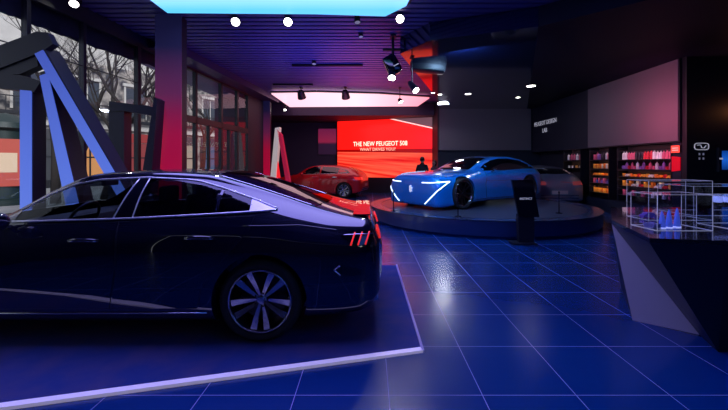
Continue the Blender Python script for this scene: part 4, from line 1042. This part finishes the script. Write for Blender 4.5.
# ================================================================== PEOPLE
def skin_chain(name, nodes, edges, mat, parent, sub=2):
    me = bpy.data.meshes.new(name); me.from_pydata([n[0] for n in nodes], edges, [])
    o = bpy.data.objects.new(name, me); link(o, parent); me.materials.append(mat)
    md = o.modifiers.new('skin', 'SKIN'); md.use_smooth_shade = True
    for i, n in enumerate(nodes):
        v = me.skin_vertices[0].data[i]; v.radius = n[1] if isinstance(n[1], tuple) else (n[1], n[1]); v.use_root = (i == 0)
    s_ = o.modifiers.new('sub', 'SUBSURF'); s_.levels = sub; s_.render_levels = sub
    return o
def person(loc, rz, hgt, label, top_m, hair_long):
    k = hgt/1.75; t = thing('person', label, 'person', loc, rz); t.scale = (k, k, k)
    N = [((0, 0, .95), (.155, .11)), ((0, 0, 1.15), (.135, .095)), ((0, -.01, 1.36), (.17, .105)), ((0, 0, 1.46), (.075, .07)), ((0, -.01, 1.54), (.052, .055)),
         ((.17, 0, 1.42), .055), ((.23, .02, 1.15), .042), ((.20, -.14, .95), .034), ((.19, -.18, .90), .03),
         ((-.17, 0, 1.42), .055), ((-.24, .02, 1.15), .042), ((-.22, -.02, .90), .034), ((-.22, -.03, .85), .03),
         ((.095, 0, .86), .095), ((.10, -.01, .48), .06), ((.10, .02, .10), .042), ((.10, -.12, .04), .035),
         ((-.095, 0, .86), .095), ((-.11, -.02, .48), .06), ((-.12, .01, .10), .042), ((-.13, -.13, .04), .035)]
    E = [(0, 1), (1, 2), (2, 3), (3, 4), (2, 5), (5, 6), (6, 7), (7, 8), (2, 9), (9, 10), (10, 11), (11, 12), (0, 13), (13, 14), (14, 15), (15, 16), (0, 17), (17, 18), (18, 19), (19, 20)]
    body_ = skin_chain('body', N, E, top_m, t)
    b = bmesh.new(); bmesh.ops.create_icosphere(b, subdivisions=3, radius=1)
    for v in b.verts:
        c = v.co; z = c.z; w = .078*(1-.18*max(0, -z)); x, y = c.x*w, c.y*(.098 if c.y > 0 else .09)
        if c.y < -.85 and abs(c.x) < .3 and -.3 < z < .15: y -= .022          # nose
        if c.y < -.6 and abs(abs(c.x)-.4) < .18 and .0 < z < .3: y += .010     # eye sockets
        if c.y < -.8 and abs(c.x) < .35 and -.6 < z < -.45: y -= .006          # lips
        v.co = Vector((x, y-.015, 1.635+z*.118))
    for sx in (-1, 1): bmesh.ops.create_icosphere(b, subdivisions=2, radius=1, matrix=Matrix.Translation((sx*.078, 0, 1.63)) @ Matrix.Diagonal((.012, .022, .032, 1)))
    obj('head', b, M['skin'], t, smooth=True)
    b = bmesh.new(); bmesh.ops.create_icosphere(b, subdivisions=3, radius=1)
    for v in b.verts:
        c = v.co.copy(); lo_ = -.9 if hair_long else -.25
        if c.z < lo_: c.z = lo_
        y = c.y*.108+.008
        if c.y < 0 and c.z < .35: y = c.y*.05+.01
        v.co = Vector((c.x*.091, y, 1.65+c.z*(.125 if c.z > 0 else (.22 if hair_long else .13))))
    obj('hair', b, M['hair'], t, smooth=True)
    for sx, hp in ((1, Vector((.19, -.20, .86))), (-1, Vector((-.22, -.035, .80)))):
        dn = Vector((0, -.25 if sx > 0 else -.05, -1)).normalized()
        nodes = [((*(hp+Vector((0, 0, .05))),), (.022, .03)), ((*(hp-Vector((0, 0, .0))),), (.016, .036))]; ed = [(0, 1)]
        for q, L_ in enumerate((.070, .080, .076, .060)):
            o_ = Vector((0, -.030+.020*q, -.015)); a = hp+o_; i0 = len(nodes)
            nodes += [((*a,), .009), ((*(a+dn*L_*.5+Vector((-.006*sx, 0, 0))),), .0085), ((*(a+dn*L_+Vector((-.02*sx, 0, 0))),), .0075)]
            ed += [(1, i0), (i0, i0+1), (i0+1, i0+2)]
        a = hp+Vector((-.005*sx, -.032, .03)); i0 = len(nodes)
        nodes += [((*a,), .010), ((*(a+Vector((-.012*sx, -.025, -.03))),), .009), ((*(a+Vector((-.018*sx, -.03, -.055))),), .008)]
        ed += [(0, i0), (i0, i0+1), (i0+1, i0+2)]
        skin_chain('hand', nodes, ed, M['skin'], t, 1)
    return t
person((1.98, 13.3, 0), math.radians(160), 1.74, 'person in dark clothes standing before the red video wall, left of the two', M['cloth_dark'], False)
person((2.55, 13.9, 0), math.radians(-60), 1.62, 'shorter person in grey clothes beside the dark-clad one before the red video wall', M['cloth_grey'], True)

# ================================================================== OUTSIDE: street, facade, trees
bm = bmesh.new(); box2(bm, (-60, -10, -.14), (-3.4, 60, -.02))
# keep the pavement out of the showroom
bm.free(); bm = bmesh.new()
prism(bm, [(wx(-10)-.16, -10, -.14), (wx(14.9)-.16, 14.9, -.14), (-6.7, 15, -.14), (-6.7, 60, -.14), (-60, 60, -.14), (-60, -10, -.14)], (0, 0, .12))
struct('ground', bm, noise_bump(nmat('pavement', (.42, .42, .42), .8), 8, .2, .02, (.32, .32, .33), 1.2))
fa = Vector((-27, 12, 0)); fb = Vector((-7.5, 40, 0)); fd_ = (fb-fa); FL = fd_.length; fang = math.atan2(fd_.y, fd_.x)
bl = thing('apartment_building', 'pale stone apartment building across the street seen through the windows', 'building', (fa.x, fa.y, -.02), fang)
stone = noise_bump(nmat('stone', (.62, .59, .55), .85), 3, .2, .03, (.5, .47, .44), .8)
b = bmesh.new(); box2(b, (-6, 0, 0), (FL, 6, 20)); obj('facade', b, stone, bl)
wg = nmat('dark_panes', (.05, .06, .08), .1)
nwin = 0
b = bmesh.new(); box2(b, (-6, -.04, 0), (FL, .0, 8.3)); obj('lower_band', b, noise_bump(nmat('mottled_band', (.05, .05, .06), .85), 3, .3, .03, (.42, .37, .33), 1.6), bl)  # dark mottle stands in for reflections over the lower facade
for fl_, (z0, z1) in enumerate(((4.9, 7.0),)):
    x = -4
    while x < FL-2:
        b = bmesh.new(); box2(b, (x, -.05, z0), (x+1.3, .05, z1)); wn = obj('window', b, wg, bl)
        b = bmesh.new(); box2(b, (x-.12, -.12, z0-.12), (x, .0, z1+.12)); box2(b, (x+1.3, -.12, z0-.12), (x+1.42, 0, z1+.12)); box2(b, (x-.2, -.2, z1+.1), (x+1.5, 0, z1+.3)); box2(b, (x+.62, -.08, z0), (x+.68, 0, z1))
        obj('window_surround', b, stone, wn)
        x += 2.9
    b = bmesh.new(); box2(b, (-6, -.7, z0-.5), (FL, 0, z0-.3)); 
    for k in range(int((FL+6)/.35)): box2(b, (-6+.35*k, -.68, z0-.3), (-6+.35*k+.04, -.64, z0+.5))
    box2(b, (-6, -.70, z0+.5), (FL, -.62, z0+.56)); obj('balcony', b, M['black'], bl)
b = bmesh.new(); box2(b, (-6, -.3, 3.9), (FL, 0, 4.4)); obj('cornice', b, stone, bl)
random.seed(3)
x = -5; k = 0
shopc = [((1, .42, .12), 1.6), ((.7, .05, .05), .9), ((.9, .75, .55), .9), ((.1, .25, .6), .6), ((.9, .3, .1), 1.0), ((.25, .28, .35), .3)]
while x < FL-3:
    c, s_ = shopc[k % 6]
    b = bmesh.new(); box2(b, (x, -.06, .5), (x+2.4, .02, 3.0)); sf = obj('shop_window', b, nmat('shop_glow%d' % k, (.03, .03, .03), .3, emit=c, es=s_*.55), bl)
    b = bmesh.new(); box2(b, (x-.1, -.12, 3.05), (x+2.5, 0, 3.7)); obj('shop_fascia', b, nmat('fascia%d' % k, [(.02, .03, .05), (.35, .03, .03), (.05, .05, .06)][k % 3], .5), sf)
    b = bmesh.new(); box2(b, (x-.15, -.12, 0), (x, 0, 3.05)); box2(b, (x+2.4, -.12, 0), (x+2.55, 0, 3.05)); box2(b, (x+1.15, -.1, .5), (x+1.25, 0, 3.0)); box2(b, (x, -.1, 1.9), (x+2.4, 0, 2.0)); box2(b, (x, -.12, 0), (x+2.4, 0, .5)); obj('shop_frame', b, M['black'], sf)
    x += 3.0; k += 1

def tree(x, y, h, seed, label):
    random.seed(seed); t = thing('bare_tree', label, 'tree', (x, y, -.02), group=None)
    bt = bmesh.new(); bb = bmesh.new(); cnt = [0]
    def branch(p, d, L, r, depth):
        pts = [p.copy()]; rs = [r]; n = 4
        for i in range(n):
            d = (d+Vector((random.uniform(-.22, .22), random.uniform(-.22, .22), random.uniform(-.05, .18)))).normalized()
            p = p+d*L/n; pts.append(p.copy()); rs.append(r*(1-.55*(i+1)/n))
        tube(bt if depth == 0 else bb, pts, rs, 6 if depth < 2 else 4, caps=depth == 0)
        if depth >= 5 or cnt[0] > 1500: return
        cnt[0] += 1
        for j in range(3 if depth < 2 else 4):
            i = random.randint(2, n); q = pts[i]
            nd = (d+Vector((random.uniform(-1, 1), random.uniform(-1, 1), random.uniform(-.35, .6)))*.85).normalized()
            branch(q, nd, L*random.uniform(.58, .8), rs[i]*.72, depth+1)
    branch(Vector((0, 0, 0)), Vector((0, 0, 1)), h, .17, 0)
    bark = nmat('bark', (.03, .024, .022), .9)
    obj('trunk', bt, bark, t, smooth=True, recalc=False); obj('branches', bb, bark, t, smooth=True, recalc=False)
tree(-12.0, 13.4, 4.2, 11, 'bare street tree farthest left beyond the lit portal')
tree(-11.2, 14.8, 4.4, 23, 'bare street tree with twigs between the portal and the wide red column')
tree(-9.2, 17.5, 4.2, 31, 'bare street tree seen through the windows right of the wide column')
tree(-9.0, 25.0, 4.4, 47, 'farthest bare street tree down the street')
tree(-8.3, 11.6, 3.6, 71, 'bare street tree nearest the showroom windows')
tree(-16.5, 13.2, 4.2, 83, 'bare street tree behind the advertising kiosk')
tree(-10.0, 21.0, 4.0, 97, 'bare street tree beyond the window transom, between two others')
tree(-14.5, 17.0, 4.6, 53, 'bare street tree close to the stone building')

# dark canopy outside above the window, scalloped
bm = bmesh.new()
prev = None; random.seed(9)
n = 36; P0 = []
for i in range(n+1):
    Y = 3.5+5.0*i/n; x = wx(Y)-.22; z = 3.86-.05*abs(math.sin(i*1.1))-.10*math.sin(PI*i/n)
    P0.append((x, Y, z))
for a, c in zip(P0, P0[1:]):
    q = [(a[0], a[1], a[2]), (c[0], c[1], c[2]), (c[0], c[1], 4.6), (a[0], a[1], 4.6)]
    bm.faces.new([bm.verts.new(p) for p in q])
    q = [(a[0], a[1], a[2]), (c[0], c[1], c[2]), (c[0]-.75, c[1]-.5, c[2]+.35), (a[0]-.75, a[1]-.5, a[2]+.35)]
    bm.faces.new([bm.verts.new(p) for p in q])
tag(obj('window_awning', bm, nmat('awning', (.012, .014, .03), .8)), 'dark scalloped awning outside above the left windows', 'awning')
# kiosk and parked car-like street items
t = thing('advertising_column', 'dark advertising kiosk on the pavement with a warm lit poster', 'kiosk', (-13.5, 13.0, -.02), math.radians(46))
b = bmesh.new(); lathe(b, [(0, 0), (.75, 0), (.75, .2), (.65, .25), (.65, 2.7), (.85, 2.8), (.8, 3.0), (.3, 3.3), (0, 3.4)], 20); obj('kiosk_body', b, nmat('kiosk_green', (.012, .03, .03), .5), t, smooth=math.radians(30))
b = bmesh.new(); box2(b, (-.42, -.70, .7), (.42, -.60, 2.4)); obj('poster', b, nmat('poster', (.3, .05, .03), .5, emit=(.7, .08, .05), es=.5), t)
b = bmesh.new(); box2(b, (-.30, -.72, 1.2), (.30, -.70, 1.9)); obj('poster_picture', b, nmat('poster_pale', (.5, .4, .3), .5, emit=(1, .6, .3), es=.4), t)

# ================================================================== LIGHTING
w = bpy.data.worlds.new('world'); SC.world = w; w.use_nodes = True
w.node_tree.nodes['Background'].inputs[0].default_value = (.75, .80, .92, 1); w.node_tree.nodes['Background'].inputs[1].default_value = 1.0
def area(name, loc, aim, size, power, color, shape='RECTANGLE', sy=None, spread=PI):
    l = bpy.data.lights.new(name, 'AREA'); l.shape = shape; l.size = size; l.size_y = sy or size; l.energy = power; l.color = color; l.spread = spread
    o = bpy.data.objects.new(name, l); o.location = loc; o.rotation_euler = (Vector(aim)-Vector(loc)).to_track_quat('-Z', 'Y').to_euler(); COL.objects.link(o); return o
s = bpy.data.lights.new('sun', 'SUN'); s.energy = 3.6; s.angle = .3; s.color = (1, .96, .9)
o = bpy.data.objects.new('sun', s); o.rotation_euler = Vector((-.7, .8, -.55)).to_track_quat('-Z', 'Y').to_euler(); COL.objects.link(o)
area('blue_fill', (3.5, 1.0, 4.1), (2.6, 4.0, 0), 3.5, 60, (.05, .18, 1))  # added fill lamp out of view, turns the floor bluer
area('concept_key', (2.0, 7.4, 3.85), (3.2, 9.6, .8), .7, 120, (.35, .62, 1))
area('concept_rim', (3.0, 14.4, 3.922), (2.6, 12.0, .0), .45, 40, (.8, .85, 1), 'DISK')  # added lamp without fixture; rims the car, placed for a floor highlight
area('ceiling_wash', (-1.2, 9.0, 2.7), (-1.2, 9.3, 4.3), 2.6, 42, (.16, .15, 1))  # unseen uplight added to brighten the slats
area('ceiling_wash_rose', (-.6, 12.0, 3.0), (-.6, 12.3, 4.3), 2.2, 40, (1, .25, .45))  # unseen rose uplight added for the far ceiling
area('rose_wash', (5.6, 8.3, 2.5), (7.2, 8.6, 2.7), .6, 19, (1, .18, .32), spread=2.2)  # unseen lamp added to tint the right-hand screen
l = bpy.data.lights.new('amber_glow', 'POINT'); l.energy = 6; l.color = (1, .35, .12); l.shadow_soft_size = .1  # added bare lamp, stands in for a faint orange reflection on the partition
o = bpy.data.objects.new('amber_glow', l); o.location = (8.75, 7.75, 2.75); COL.objects.link(o)

SC.view_settings.view_transform = 'Standard'; SC.view_settings.look = 'None'
SC.view_settings.exposure = 0
SC.cycles.use_denoising = True
SC.cycles.max_bounces = 6; SC.cycles.transparent_max_bounces = 12
SC.cycles.sample_clamp_indirect = 4
